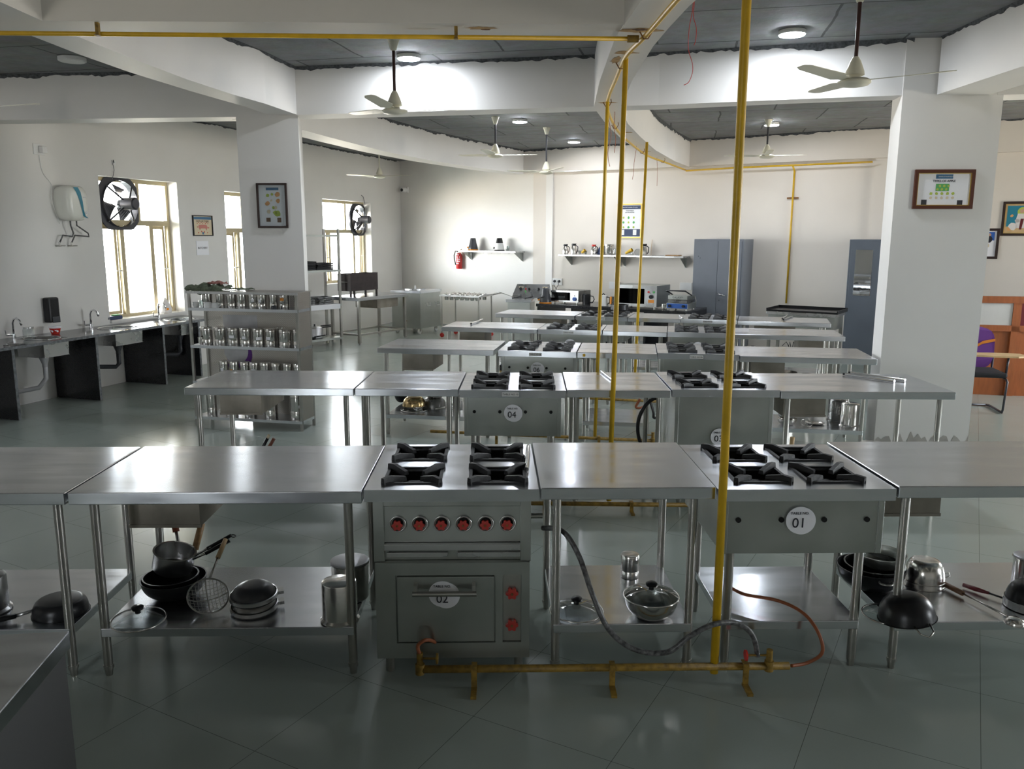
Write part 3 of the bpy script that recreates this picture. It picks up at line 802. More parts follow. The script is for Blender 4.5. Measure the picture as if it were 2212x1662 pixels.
def fill_lamp_at(x, y, label):  # extra ceiling lamps out of view, added to brighten the room
    r = dup(LAMP, (x, y, ZS), 0, label)
LAMP = [o for o in bpy.data.objects if o.name.startswith('ceiling_light') and 'largest' in o.get('label', '')][0]
fill_lamp_at(-6.0, 5.5, 'added fill lamp, unseen round ceiling light left of the frame above the sink side')
fill_lamp_at(6.5, 4.0, 'added fill lamp, unseen round ceiling light right of the frame past the right beam')
def fan(px, py, label, drop, angs, rodm='fan_brown', bell=1.0, R=.60, canopy=True):
    """px, py: motor centre in the photo; drop: distance of the motor below the slab"""
    z = ZS - drop
    p = at(px, py, z)
    r = root('ceiling_fan', label, 'fan', (p.x, p.y, ZS), 0, 'cream three blade ceiling fans')
    b = MB(); b.cyl((0, 0, -.02), (0, 0, -drop + .12), .013, n=12); b.build('down_rod', rodm, r)
    b = MB(); b.lathe([(.055, 0), (.056, -.006), (.045, -.03), (.022, -.10), (.0, -.105)], 24); b.build('canopy', 'fan_cream', r)
    b = MB(); b.lathe([(0, -drop + .165), (.018, -drop + .16), (.035, -drop + .13), (.058, -drop + .07), (.062, -drop + .045), (.04, -drop + .035), (.04, -drop + .015)], 28); b.build('lower_canopy', 'fan_cream', r)
    b = MB(); b.lathe([(.035, -drop + .025), (.085, -drop + .02), (.105, -drop + .005), (.107, -drop - .005), (.09, -drop - .02), (.04, -drop - .03), (0, -drop - .032)], 36); b.build('motor', 'fan_cream', r)
    for a in angs:
        q = MB(); M = Matrix.Rotation(radians(a), 4, 'Z')
        for k in range(1):
            x0, x1 = .09, R; N = 10; up = []; dn = []
            for i in range(N + 1):
                t = i / N; x = x0 + (x1 - x0) * t
                wd = .028 if t < .12 else .058 - .012 * t
                if t > .97: wd *= .6
                tw = radians(11 - 5 * t); zc = -drop + .01 + .02 * t
                up.append(M @ Vector((x, -wd * cos(tw), zc - wd * sin(tw)))); dn.append(M @ Vector((x, wd * cos(tw), zc + wd * sin(tw))))
            off = Vector((0, 0, .004))
            for i in range(N):
                q.poly([up[i], up[i+1], dn[i+1], dn[i]]); q.poly([dn[i] + off, dn[i+1] + off, up[i+1] + off, up[i] + off])
                q.poly([up[i] + off, up[i+1] + off, up[i+1], up[i]]); q.poly([dn[i], dn[i+1], dn[i+1] + off, dn[i] + off])
            q.poly([up[N], up[N] + off, dn[N] + off, dn[N]])
        q.build('blade', 'fan_cream', r)
    return r
fan(1845, 178, 'big cream ceiling fan at upper right, nearest to the viewer', .60, (97, 217, 337), R=.60)
fan(853, 240, 'cream ceiling fan hanging left of centre in front of the white beam', .58, (18, 138, 258))
fan(1070, 337, 'small cream ceiling fan left of the image centre, farther back', .52, (14, 150, 255), 'fan_grey')
fan(1180, 373, 'small cream ceiling fan near the back wall by the step in the wall', .66, (4, 172, 290), 'fan_grey')
fan(1656, 338, 'cream ceiling fan at the right rear in front of the yellow wall pipe', .50, (12, 152, 258), 'fan_grey')
fan(820, 382, 'distant cream ceiling fan near the left rear corner by the security camera', .55, (-3, 183, 120), 'fan_cream')
fan(-60, 236, 'ceiling fan cut off at the left edge, only a blade tip in view', .58, (-8, 112, 232))

# ------------------------------------------------------------------ gas pipes
def pipe(name, label, pts, rad, mat='yellow', cat='pipe', n=10, group=None):
    b = MB(); b.tube(pts, rad, n)
    o = b.build(name, mat); return tag(o, label, cat, group)
zp = ZB - .055
# run under the front beam
pa = at(-60, 71, zp); pb = at(1372, 84, zp)
r = root('gas_pipe', 'yellow gas pipe running under the nearest white beam across the top left', 'pipe', (0, 0, 0))
b = MB(); b.tube([(-3.6, pa.y - .01, zp), (pa.x, pa.y, zp), (pb.x, pb.y, zp)], .0125, 10); b.build('pipe_run', 'yellow', r)
for (px, py) in ((210, 70), (985, 78)):
    q = at(px, py, zp); b = MB(); b.box(q.x - .009, q.x + .009, q.y - .004, q.y + .02, zp - .015, ZB - .0005); b.box(q.x - .012, q.x + .012, q.y - .018, q.y + .018, zp - .017, zp - .012); b.build('hanger', 'yellow_old', r)
b = MB(); b.cyl((pb.x - .045, pb.y, zp), (pb.x + .02, pb.y, zp), .02, n=12); b.build('tee_fitting', 'yellow_old', r)
# run along the curved beam
ringp = [at(px, py, zp) for px, py in ((1520, -60), (1462, 0), (1405, 66), (1384, 88), (1352, 122), (1330, 172), (1316, 205), (1312, 232), (1322, 262), (1345, 295), (1396, 335), (1440, 352), (1482, 368))]
P = [Vector((p.x, p.y, zp)) for p in ringp]
sm = []
for i in range(len(P) - 1):
    p0 = P[max(i - 1, 0)]; p1 = P[i]; p2 = P[i + 1]; p3 = P[min(i + 2, len(P) - 1)]
    for k in range(5):
        t = k / 5; sm.append(.5 * ((2*p1) + (p2-p0)*t + (2*p0-5*p1+4*p2-p3)*t*t + (-p0+3*p1-3*p2+p3)*t*t*t))
sm.append(P[-1])
r = root('gas_pipe', 'yellow gas pipe following the underside of the curved white beam', 'pipe', (0, 0, 0))
b = MB(); b.tube(sm, .014, 10); b.build('pipe_run', 'yellow', r)
for i in (12, 22, 34, 42, 49, 54):
    p = sm[i]; b = MB(); b.tube([p + Vector((-.035, 0, .02)), p + Vector((-.012, 0, -.018)), p + Vector((.012, 0, -.018)), p + Vector((.035, 0, .02)), p + Vector((.03, 0, .05))], .004, 6); b.build('hanger', 'rust', r)
# rust stains on the beam soffit
def blob(name, cx, cy, rx_, ry_, z, mat, seed, parent=None):
    rr = random.Random(seed); b = MB(); pts = []
    for i in range(22):
        a = 2*pi*i/22; k = .7 + .45 * rr.random(); pts.append((cx + rx_*k*cos(a), cy + ry_*k*sin(a), z))
    b.poly(pts[::-1]); o = b.build(name, mat, parent)
    if parent is None: o['kind'] = 'structure'
    return o
pm('rust_stain', (.42, .28, .14), .8, noise=.25, nscale=20)
pm('rust_dark', (.12, .06, .03), .8, noise=.4, nscale=30)
zz = ZB - .0012 * 7 - .0012
for i, (px, py, a, c, mt) in enumerate(((1383, 66, .13, .05, 'rust_stain'), (1383, 64, .05, .025, 'rust_dark'), (1352, 114, .08, .05, 'rust_stain'), (1331, 130, .03, .12, 'rust_stain'), (1313, 222, .10, .04, 'rust_stain'), (1352, 286, .08, .05, 'rust_stain'), (1395, 327, .07, .05, 'rust_stain'))):
    q = at(px, py, zz); blob('rust_stain', q.x, q.y, a, c, zz - .0005 * (i % 2), mt, i)
zz = ZB - .0012 * 2 - .0012
for i, (px, py, a, c, mt) in enumerate(((1040, 61, .09, .035, 'rust_stain'), (1050, 64, .03, .014, 'rust_dark'), (905, 63, .10, .02, 'paint_warm'))):
    q = at(px, py, zz); blob('rust_stain', q.x, q.y, a, c, zz - .0005 * (i % 2), mt, 40 + i)
# vertical drops
def drop(bx, by, tx, ty, label, rad, zb=.06, zt=zp, yy=None):
    a = at(bx, by, zb); d = ray(tx, ty); t = a.y / d.y if yy is None else yy / d.y
    top = CAMP + d * t
    # the top meets the overhead run; keep its real height
    w = at(tx, ty, zt)
    b = MB(); b.tube([(a.x, a.y, zb), ((a.x + top.x) / 2, a.y, (zb + zt) / 2), (top.x, a.y, min(zt, top.z))], rad, 12)
    o = b.build('gas_pipe', 'yellow'); return tag(o, label, 'pipe', 'yellow gas pipes dropping from the ceiling to the floor')
a = at(1543, 1437, .085)
top = at(1620, -140, ZS); b = MB()
tz = ZS; d = ray(1613, 0); k = (a.y) / d.y; tp = CAMP + d * k
b.tube([(a.x, a.y, .05), (a.x + (tp.x - a.x) * .5, a.y, (tp.z + .05) / 2), (tp.x, a.y, tp.z), (tp.x + .01, a.y, ZS)], .0175, 14)
tag(b.build('gas_pipe', 'yellow'), 'thickest yellow vertical pipe, nearest, standing in front of the table numbered 01', 'pipe', 'yellow gas pipes dropping from the ceiling to the floor')
def atY(px, py, Y): d = ray(px, py); return CAMP + d * (Y / d.y)
def vdrop(label, px0, py0, px1, py1, Y, rad, zb=.05):
    p = atY(px0, py0, Y); q = atY(px1, py1, Y); k = (q.x - p.x) / (q.z - p.z)
    X = lambda z: p.x + k * (z - p.z)
    b = MB(); b.tube([(X(zb), Y, zb), (X(1.5), Y, 1.5), (X(zp), Y, zp)], rad, 12)
    return tag(b.build('gas_pipe', 'yellow'), label, 'pipe', 'yellow gas pipes dropping from the ceiling to the floor')
vdrop('second yellow vertical pipe from the right, ending behind the nearest row', 1320, 958, 1352, 125, 5.53, .017, .07)
vdrop('thin yellow vertical pipe, leftmost of the vertical pipes', 1285, 945, 1312, 232, 7.19, .015, .12)
vdrop('thinnest yellow vertical pipe, in front of the green vegetable poster', 1372, 800, 1396, 335, 10.28, .017)

def floor_run(pts, label, rad=.016, brk=(), valves=()):
    r = root('gas_manifold', label, 'pipe', (0, 0, 0), 0, 'rusty yellow gas manifolds along the floor')
    b = MB(); b.tube(pts, rad, 10); b.build('pipe_run', 'yellow_old', r)
    P0 = Vector(pts[0]); P1 = Vector(pts[-1])
    for t in brk:
        p = P0.lerp(P1, t); b = MB(); b.box(p.x - .012, p.x + .012, p.y - .10, p.y - .006, 0, .012); b.box(p.x - .012, p.x + .012, p.y - .022, p.y - .014, 0, p.z + .018); b.box(p.x - .012, p.x + .012, p.y - .02, p.y + .02, p.z + .016, p.z + .021); b.build('bracket', 'yellow_old', r)
    for (t, col, dx) in valves:
        p = P0.lerp(P1, t); b = MB(); b.cyl((p.x, p.y, p.z), (p.x, p.y, p.z + .075), .014, n=12); b.cyl((p.x, p.y, p.z - .02), (p.x, p.y, p.z + .025), .02, n=12); b.cyl((p.x, p.y - .0, p.z + .05), (p.x + dx, p.y - .01, p.z + .055), .005, n=8); v = b.build('valve', 'yellow_old', r)
        b = MB(); c = Vector((p.x + dx, p.y - .01, p.z + .055)); b.cyl(c, c + Vector((.008 if dx > 0 else -.008, 0, 0)), .024, n=8); b.build('valve_handle', col, v)
    return r
floor_run([(-.395, 3.225, .083), (1.19, 3.262, .083)], 'rusty yellow gas manifold on the floor under the nearest row', .0165, (.15, .52, .88), ((.005, 'yellow_old', .07), (.945, 'red', -.10)))
pA = at(1175, 1087, .05); pB = at(1475, 1092, .05)
floor_run([(pA.x - .3, pA.y, .05), (pB.x + .25, pB.y, .05)], 'yellow gas manifold on the floor under the second row', .0155, (.2, .6), ((.98, 'red', -.08),))
pA = at(930, 932, .12); pB = at(1420, 953, .12)
floor_run([(pA.x, pA.y, .12), (pB.x, pB.y, .12)], 'yellow gas manifold on the floor under the third row', .014, (.3, .75), ((.98, 'red', -.07),))
pA = at(1180, 856, .12); pB = at(1420, 868, .12)
floor_run([(pA.x, pA.y, .12), (pB.x, pB.y, .12)], 'yellow gas manifold on the floor under the fourth row', .014, (.2, .6), ())
# wall pipe with its riser
y = -.16
r = root('gas_pipe', 'yellow gas pipe along the top of the back wall with a drop behind the griddle', 'pipe', BW.pt(0, 0), BW.a)
pl = [BW.hit(px, py, y) for px, py in ((1482, 369), (1600, 362), (1716, 357), (1885, 350))]
zc = sum(p[1] for p in pl) / 4
b = MB(); b.tube([(p[0], y, p[1]) for p in pl], .015, 10); b.build('pipe_run', 'yellow', r)
b = MB(); h1 = BW.hit(1717, 357, -.03); h2 = BW.hit(1698, 655, -.03)
b.tube([(h1[0], y, pl[2][1]), (h1[0], -.03, pl[2][1] - .08), ((h1[0] + h2[0]) / 2, -.03, (h1[1] + h2[1]) / 2), (h2[0], -.03, h2[1])], .015, 10); b.build('drop_pipe', 'yellow', r)
h = BW.hit(1712, 428, -.03); b = MB(); b.box(h[0] - .09, h[0] + .09, -.03, -.012, h[1] - .012, h[1] + .012); b.build('clamp', 'rust', r)

# hoses
def hose(label, pts, rad, mat, cat='hose'):
    P = [Vector(p) for p in pts]; out = []
    for i in range(len(P) - 1):
        p0 = P[max(i-1, 0)]; p1 = P[i]; p2 = P[i+1]; p3 = P[min(i+2, len(P)-1)]
        for k in range(8):
            t = k / 8; out.append(.5*((2*p1)+(p2-p0)*t+(2*p0-5*p1+4*p2-p3)*t*t+(-p0+3*p1-3*p2+p3)*t*t*t))
    out.append(P[-1]); b = MB(); b.tube(out, rad, 10); o = b.build('gas_hose', mat); return tag(o, label, cat)
hose('grey braided gas hose curving down from the oven range numbered 02 to the floor manifold', [atY(1172, 1141, 3.50), atY(1215, 1148, 3.42), atY(1250, 1200, 3.36), atY(1280, 1285, 3.26), atY(1315, 1360, 3.22), atY(1370, 1403, 3.20), atY(1440, 1410, 3.20), atY(1490, 1375, 3.20), atY(1540, 1350, 3.215), atY(1590, 1347, 3.26), atY(1625, 1372, 3.258), atY(1637, 1418, 3.258)], .0115, 'hose_grey')
hose('orange rubber hose under the oven range numbered 02', [(-.387, 3.225, .15), atY(903, 1395, 3.22), atY(925, 1383, 3.24), atY(958, 1396, 3.40), atY(1000, 1404, 3.6)], .008, 'hose_orange')
hose('brown rubber hose crossing the empty shelf of the range numbered 01', [atY(1575, 1268, 3.62), atY(1610, 1285, 3.55), atY(1680, 1298, 3.48), atY(1735, 1325, 3.38), atY(1768, 1368, 3.28), atY(1776, 1410, 3.26), atY(1745, 1432, 3.30), (1.20, 3.262, .083)], .0075, 'hose_orange')
p4 = [(1385, 963, 5.75), (1378, 935, 5.75), (1380, 905, 5.75), (1393, 878, 5.76), (1410, 863, 5.78), (1424, 861, 5.8)]
hose('black gas hose hanging beside the deep range in the second row', [atY(*q) for q in p4], .013, 'hose_black')
hose('dark red hose under the second row table, seen beyond the yellow pipes', [atY(1383, 862, 7.3), atY(1374, 878, 7.3), atY(1380, 882, 7.3), R3.pt(X3[2] - .085, .07, .36)], .012, 'hose_orange')
hose('short black hose bend right of the dark red hose under the second row', [R3.pt(X3[2] - .052, .07, .42), atY(1411, 890, 7.3), atY(1412, 902, 7.3), atY(1418, 903, 7.35)], .012, 'hose_black')
# loose wires hanging from the ceiling
def wire(label, pts, rad=.0022, mat='hose_orange', cat='wire', name='loose_wire'):
    P = [Vector(p) for p in pts]; out = []
    for i in range(len(P) - 1):
        p0 = P[max(i-1, 0)]; p1 = P[i]; p2 = P[i+1]; p3 = P[min(i+2, len(P)-1)]
        for k in range(5):
            t = k / 5; out.append(.5*((2*p1)+(p2-p0)*t+(2*p0-5*p1+4*p2-p3)*t*t+(-p0+3*p1-3*p2+p3)*t*t*t))
    out.append(P[-1]); b = MB(); b.tube(out, rad, 5); o = b.build(name, mat); return tag(o, label, cat)
Yw = 5.5
wire('red loose wire dangling from the dark ceiling slab near the top', [(atY(1500, -45, Yw).x, Yw, ZS)] + [atY(x, y, Yw) for x, y in ((1500, 0), (1498, 35), (1504, 60), (1503, 85), (1499, 98))], mat='red')
wire('longer red loose wire with a split end, dangling beside the other by the curved beam', [(atY(1502, -45, Yw).x, Yw, ZS)] + [atY(x, y, Yw) for x, y in ((1496, 20), (1489, 60), (1487, 105), (1495, 135), (1496, 155), (1488, 177), (1477, 184))], mat='red')
for i, (px, pts) in enumerate(((1312, ((1312, 245), (1320, 290), (1313, 330), (1317, 360))), (1328, ((1328, 250), (1326, 275), (1330, 300), (1327, 330))), (1374, ((1374, 325), (1370, 350), (1368, 375), (1366, 388))), (1419, ((1419, 345), (1420, 370), (1419, 402))))):
    Yy = sm[[35, 38, 48, 53][i]].y
    wire(['thin wire hanging beside the leftmost vertical yellow pipe', 'short thin wire hanging just right of the leftmost yellow pipe', 'thin wire hanging left of the thinnest yellow pipe', 'faint straight wire hanging right of the thinnest yellow pipe'][i], [(atY(pts[0][0], pts[0][1], Yy).x, Yy, ZB - .02)] + [atY(x, y, Yy) for x, y in pts], rad=.003, mat='hose_orange')

# ------------------------------------------------------------------ sink counter on the left wall
def lroot(name, label, cat, fr, x, y, z, group=None, rz=0): return root(name, label, cat, fr.pt(x, y, z), fr.a + rz, group)
SZ = .77
def lx(px, py, z=SZ): return LW.loc(at(px, py, z))[0]
sk = [(lx(31, 733), lx(139, 728)), (lx(202, 712), lx(291, 705)), (lx(343, 692), lx(406, 687))]
x0, x1 = -5.6, -.62; yf, yb = -.66, -.001
r = root('sink_counter', 'long black granite counter with three steel sinks along the left wall', 'counter', LW.pt(0, 0), LW.a)
b = MB(); b.mat('granite_top')
xs = [x0] + [v for s_ in sk for v in s_] + [x1]
for i in range(len(xs) - 1):
    if i % 2 == 0: b.box(xs[i], xs[i+1], yf, yb, SZ - .022, SZ)
    else: b.box(xs[i], xs[i+1], yf, -.55, SZ - .022, SZ); b.box(xs[i], xs[i+1], -.17, yb, SZ - .022, SZ)
b.mat('granite_edge'); b.box(x0, x1, yf - .004, yf - .0005, SZ - .03, SZ - .001)
b.build('worktop', 'granite_top', r)
for (px, py) in ((46, 908), (221, 862), (362, 824), (437, 803)):
    xx = LW.hit(px, py, yf + .02)[0]
    b = MB(); b.mat('granite'); b.box(xx - .03, xx, yf + .02, yb - .01, 0, SZ - .0225); b.mat('granite_edge'); b.box(xx - .031, xx + .001, yf + .016, yf + .0198, 0, SZ - .0225)
    b.build('support_slab', 'granite', r)
for i, (a0, a1) in enumerate(sk):
    b = MB(); y0_, y1_ = -.55, -.17; zb = SZ - .19
    for (p, q) in (((a0, y0_), (a1, y0_)), ((a1, y0_), (a1, y1_)), ((a1, y1_), (a0, y1_)), ((a0, y1_), (a0, y0_))):
        b.poly([(*p, SZ), (*q, SZ), (q[0] * .96 + (a0 + a1) * .02, q[1] * .96 + (y0_ + y1_) * .02, zb), (p[0] * .96 + (a0 + a1) * .02, p[1] * .96 + (y0_ + y1_) * .02, zb)])
    b.poly([(a0, y0_, zb), (a1, y0_, zb), (a1, y1_, zb), (a0, y1_, zb)])
    b.ring(((a0 + a1) / 2, (y0_ + y1_) / 2, SZ + .002), 1, .006, 40, 6, sx=(a1 - a0) / 2, sy=(y1_ - y0_) / 2)
    bs = b.build('sink_basin', 'steel', r, solid=.002)
    xc = (a0 + a1) / 2
    b = MB(); b.lathe([(.055, zb), (.05, zb - .04), (.028, zb - .10), (.028, zb - .13)], 16, M=Matrix.Translation((xc, -.36, 0)))
    if i == 0: pts = [(xc, -.36, zb - .10), (xc, -.36, zb - .26), (xc - .05, -.3, zb - .36), (xc - .2, -.15, zb - .39), (xc - .35, -.03, zb - .33)]
    else: pts = [(xc, -.36, zb - .10), (xc, -.36, zb - .25), (xc - .02, -.33, zb - .29), (xc - .2, -.2, zb - .27), (xc - .33, -.03, zb - .25)]
    b.tube(pts, .026, 10); b.build('drain_pipe', 'pvc' if i == 0 else 'charcoal', r)
for i, (px, py) in enumerate(((30, 728), (197, 706), (343, 687))):
    xx = LW.hit(px, py, -.10)[0]
    r = lroot('sink_tap', ['chrome swan neck tap at the sink nearest the left edge', 'chrome swan neck tap below the black dispenser side, middle sink', 'chrome swan neck tap under the first window, third sink'][i], 'tap', LW, xx, -.10, SZ, 'chrome taps behind the sinks')
    b = MB(); b.cyl((0, 0, 0), (0, 0, .05), .022, n=16); b.tube([(0, 0, .04), (0, 0, .17), (0, -.02, .21), (0, -.06, .225), (0, -.10, .20), (0, -.125, .15)], .011, 10); b.build('spout', 'chrome', r)
    b = MB(); b.cyl((-.01, 0, .045), (-.09, 0, .05), .012, n=10); b.cyl((-.09, 0, .04), (-.10, 0, .10), .006, n=8); b.build('tap_handle', 'chrome', r)
h = LW.loc(at(120, 722, SZ)); r = lroot('snack_cup', 'white and red printed paper cup standing on the black counter', 'cup', LW, h[0], h[1], SZ)
b = MB(); b.lathe([(.0, 0), (.042, 0), (.062, .075), (.066, .078)], 24); b.build('cup_body', 'red', r)
b = MB(); b.lathe([(.0622, .068), (.067, .083), (.063, .09), (0, .09)], 24); b.build('rim', 'paper', r)
b = MB()
for k in range(7):
    a = -1.9 - k * .33; b.lathe([(0, 0), (.012, .001)], 8, M=Matrix.Translation((.054 * cos(a), .054 * sin(a), .035 + .015 * (k % 3))) @ Matrix.Rotation(a, 4, 'Z') @ Matrix.Rotation(pi/2, 4, 'Y'))
b.build('print', 'paper', r)
h = LW.loc(at(12, 730, SZ)); r = lroot('glass_jar', 'glass jar at the left edge of the black counter', 'jar', LW, h[0] - .05, -.35, SZ)
b = MB(); b.lathe([(0, .004), (.055, .004), (.06, .02), (.06, .11), (.05, .125)], 24); b.build('jar_body', 'clear', r)
b = MB(); b.lathe([(.052, .122), (.052, .14), (0, .142)], 24); b.build('jar_lid', 'steel', r)
h = LW.loc(at(40, 745, SZ)); r = lroot('utensil', 'dark steel scraper lying at the front of the first sink', 'utensil', LW, h[0], -.58, SZ + .008)
b = MB(); b.box(-.16, -.02, -.012, .012, -.006, .006); b.box(-.02, .09, -.035, .035, -.003, .003); b.build('blade', 'steel_dark', r)

# things on the left wall
x, z = LW.hit(111, 669, -.05); r = lroot('soap_dispenser', 'black wall soap dispenser above the sink counter', 'dispenser', LW, x, -.001, z)
b = MB(); b.box(-.075, .075, -.10, 0, -.15, .14); b.build('dispenser_body', 'pan_black', r, bevel=.02)
b = MB(); b.box(-.05, .05, -.12, -.101, -.15, -.08); b.build('lever', 'charcoal', r, bevel=.006)
xa, za = LW.hit(110, 402, -.03); xb, zb_ = LW.hit(173, 470, -.03); xc = (xa + xb) / 2
r = lroot('water_heater', 'white electric water heater with a blue curved stripe on the left wall', 'heater', LW, xc, -.001, 0)
hw = .155; zt, zl = 2.44, 2.07
prof = []
for i in range(41):
    a = 2 * pi * i / 40; cx_, sx_ = cos(a), sin(a)
    X = hw * (abs(cx_) ** .55) * (1 if cx_ > 0 else -1) * (1 - .10 * (sx_ < 0) * abs(sx_)); Z = (zt + zl) / 2 + (.5 * (zt - zl) + .02) * (abs(sx_) ** .55) * (1 if sx_ > 0 else -1)
    prof.append((X, Z))
b = MB(); prev = None
for (yy, k) in ((0, .93), (-.06, .98), (-.12, 1.0), (-.18, .97), (-.215, .86), (-.225, .6), (-.228, .01)):
    ringp_ = [(X * k, yy, (zt + zl) / 2 + (Z - (zt + zl) / 2) * k) for X, Z in prof[:-1]]
    base = len(b.v); b.v += ringp_
    if prev is not None:
        for i in range(40): j = (i + 1) % 40; b.face([prev + i, base + i, base + j, prev + j], True)
    prev = base
b.build('heater_body', 'heater', r)
b = MB(); L = [(-.03, zt - .005, .035), (.0, zt - .06, .033), (.025, zt - .16, .022), (.04, zt - .26, .014), (.06, zl + .04, .018), (.11, zl + .015, .014)]
def ysurf(X, Z):
    k = max(abs(X) / hw, abs(Z - (zt + zl) / 2) / (.5 * (zt - zl) + .02)); return -.229 + .006 * (k > .6) + .03 * max(0, k - .7) + .06 * max(0, k - .86)
for i in range(len(L) - 1):
    (a0, c0, w0), (a1, c1, w1_) = L[i], L[i+1]
    b.poly([(a0 - w0, ysurf(a0, c0) - .003, c0), (a0 + w0, ysurf(a0, c0) - .003, c0), (a1 + w1_, ysurf(a1, c1) - .003, c1), (a1 - w1_, ysurf(a1, c1) - .003, c1)])
b.build('stripe', 'teal', r)
b = MB(); b.cyl((.10, -.226, zl + .08), (.10, -.21, zl + .08), .014, n=16); b.build('dial', 'alu', r)
b = MB(); b.box(.06, .11, -.2285, -.2275, zt - .12, zt - .112); b.build('brand_mark', 'alu', r)
vx = [LW.hit(px, 531, -.03) for px in (126, 152)]
for i in range(2):
    sx_ = (-.03, .06)[i]; vv = vx[i][0] - xc; vz = vx[i][1]
    b = MB(); b.tube([(sx_, -.10, zl + .0), (sx_ + .0, -.10, zl - .07), (sx_ + (.04, .17)[i], -.09, zl - .16), (sx_ + (.03, .19)[i], -.08, zl - .20), (vv + .05, -.06, vz + .12), (vv, -.05, vz + .03)], .009, 8); b.build('inlet_hose', 'hose_grey', r)
    b = MB(); b.cyl((vv, 0, vz), (vv, -.07, vz), .012, n=10); b.cyl((vv, -.05, vz), (vv, -.05, vz + .04), .010, n=10); b.cyl((vv + .0, -.065, vz), (vv + .06, -.07, vz), .008, n=8); b.build('stop_valve', 'steel_leg', r)
x, z = LW.hit(83, 323, 0); r = lroot('socket_plate', 'white socket with a plugged in adapter high on the left wall', 'socket', LW, x, -.001, z)
b = MB(); b.box(-.075, .075, -.012, 0, -.06, .06); b.build('plate', 'white_pl', r, bevel=.003)
b = MB(); b.box(-.01, .06, -.07, -.0125, -.04, .035); b.build('adapter', 'white_pl', r, bevel=.008)
wire('thin white cable running down from the high socket to the water heater', [LW.pt(x - .01, -.012, z - .06), LW.pt(x + .02, -.008, z - .25), LW.pt(xc - .16, -.008, 2.46), LW.pt(xc - .20, -.03, 2.30), LW.pt(xc - .1, -.01, 2.02)], .003, 'white_pl', 'cable', 'power_cable')
x, z = LW.hit(245, 352, 0); r = lroot('socket_plate', 'small socket with a looped wire above the first exhaust fan', 'socket', LW, x, -.001, z)
b = MB(); b.box(-.03, .03, -.01, 0, -.03, .03); b.build('plate', 'white_pl', r)
b = MB(); b.tube([(0, -.012, 0), (-.03, -.03, .03), (-.045, -.03, -.02), (-.02, -.02, -.09), (-.06, -.02, -.20)], .004, 6); b.build('wire_loop', 'charcoal', r)
x, z = LW.hit(828, 345, 0)

def exhaust_fan(fr, x, z, S, label, y=.13):
    r = lroot('exhaust_fan', label, 'fan', fr, x, y, z, 'grey exhaust fans set in the windows')
    b = MB(); h = S / 2; N = 32
    def sq(a):
        c, s_ = cos(a), sin(a); k = min(h / max(abs(c), 1e-6), h / max(abs(s_), 1e-6)); k = min(k, h * 1.18); return (k * c, k * s_)
    for yy, flip in ((0, False), (.012, True)):
        for i in range(N):
            a, c = 2*pi*i/N, 2*pi*(i+1)/N; R = h * .90
            o0, o1 = sq(a), sq(c); p = [(o0[0], yy, o0[1]), (o1[0], yy, o1[1]), (R*cos(c), yy, R*sin(c)), (R*cos(a), yy, R*sin(a))]
            b.poly(p if flip else p[::-1])
    for i in range(N):
        a, c = 2*pi*i/N, 2*pi*(i+1)/N; R = h * .90
        b.poly([(R*cos(a), -.03, R*sin(a)), (R*cos(c), -.03, R*sin(c)), (R*cos(c), .07, R*sin(c)), (R*cos(a), .07, R*sin(a))])
    b.build('fan_ring', 'fan_grey', r)
    b = MB(); b.cyl((0, -.25, 0), (0, -.07, 0), .078, n=24); b.cyl((0, -.262, 0), (0, -.25, 0), .06, .076, n=24); b.cyl((0, -.03, 0), (0, .0, 0), .05, n=20); b.build('motor', 'fan_grey', r)
    for k in range(4):
        a = pi/4 + k * pi/2; b = MB(); R = h * .96
        b.tube([(R*cos(a), -.012, R*sin(a)), (R*.72*cos(a), -.05, R*.72*sin(a)), (.05*cos(a), -.12, .05*sin(a))], .012, 6); b.build('motor_arm', 'fan_grey', r)
    for k in range(3):
        a = 1.35 + k * 2*pi/3; b = MB(); N2 = 6; up = []; dn = []
        for i in range(N2 + 1):
            t = i / N2; rr = .05 + (h * .84 - .05) * t; wd = .30 + .30 * t
            up.append((rr*cos(a + wd), .05 - .03, rr*sin(a + wd))); dn.append((rr*cos(a - wd), .05 + .03, rr*sin(a - wd)))
        for i in range(N2): b.poly([up[i], up[i+1], dn[i+1], dn[i]])
        b.build('fan_blade', 'fan_grey', r, solid=.004)
    return r
xa, za = LW.hit(212, 388, .12); xb, zb_ = LW.hit(300, 497, .12)
exhaust_fan(LW, (xa + xb) / 2 + .02, (za + zb_) / 2 + .02, .66, 'grey exhaust fan in the top left of the first window, larger in view')
xa, za = LW.hit(750, 436, .12); xb, zb_ = LW.hit(797, 512, .12)
exhaust_fan(LW, (xa + xb) / 2 + .02, (za + zb_) / 2, .64, 'grey exhaust fan in the far window beside the back corner')
xx, z = LW.hit(780, 422, 0); wire('short dark wire above the far exhaust fan', [LW.pt(xx, -.004, z), LW.pt(xx + .06, -.02, z - .04), LW.pt(xx + .1, -.02, z - .16)], .006, 'charcoal')
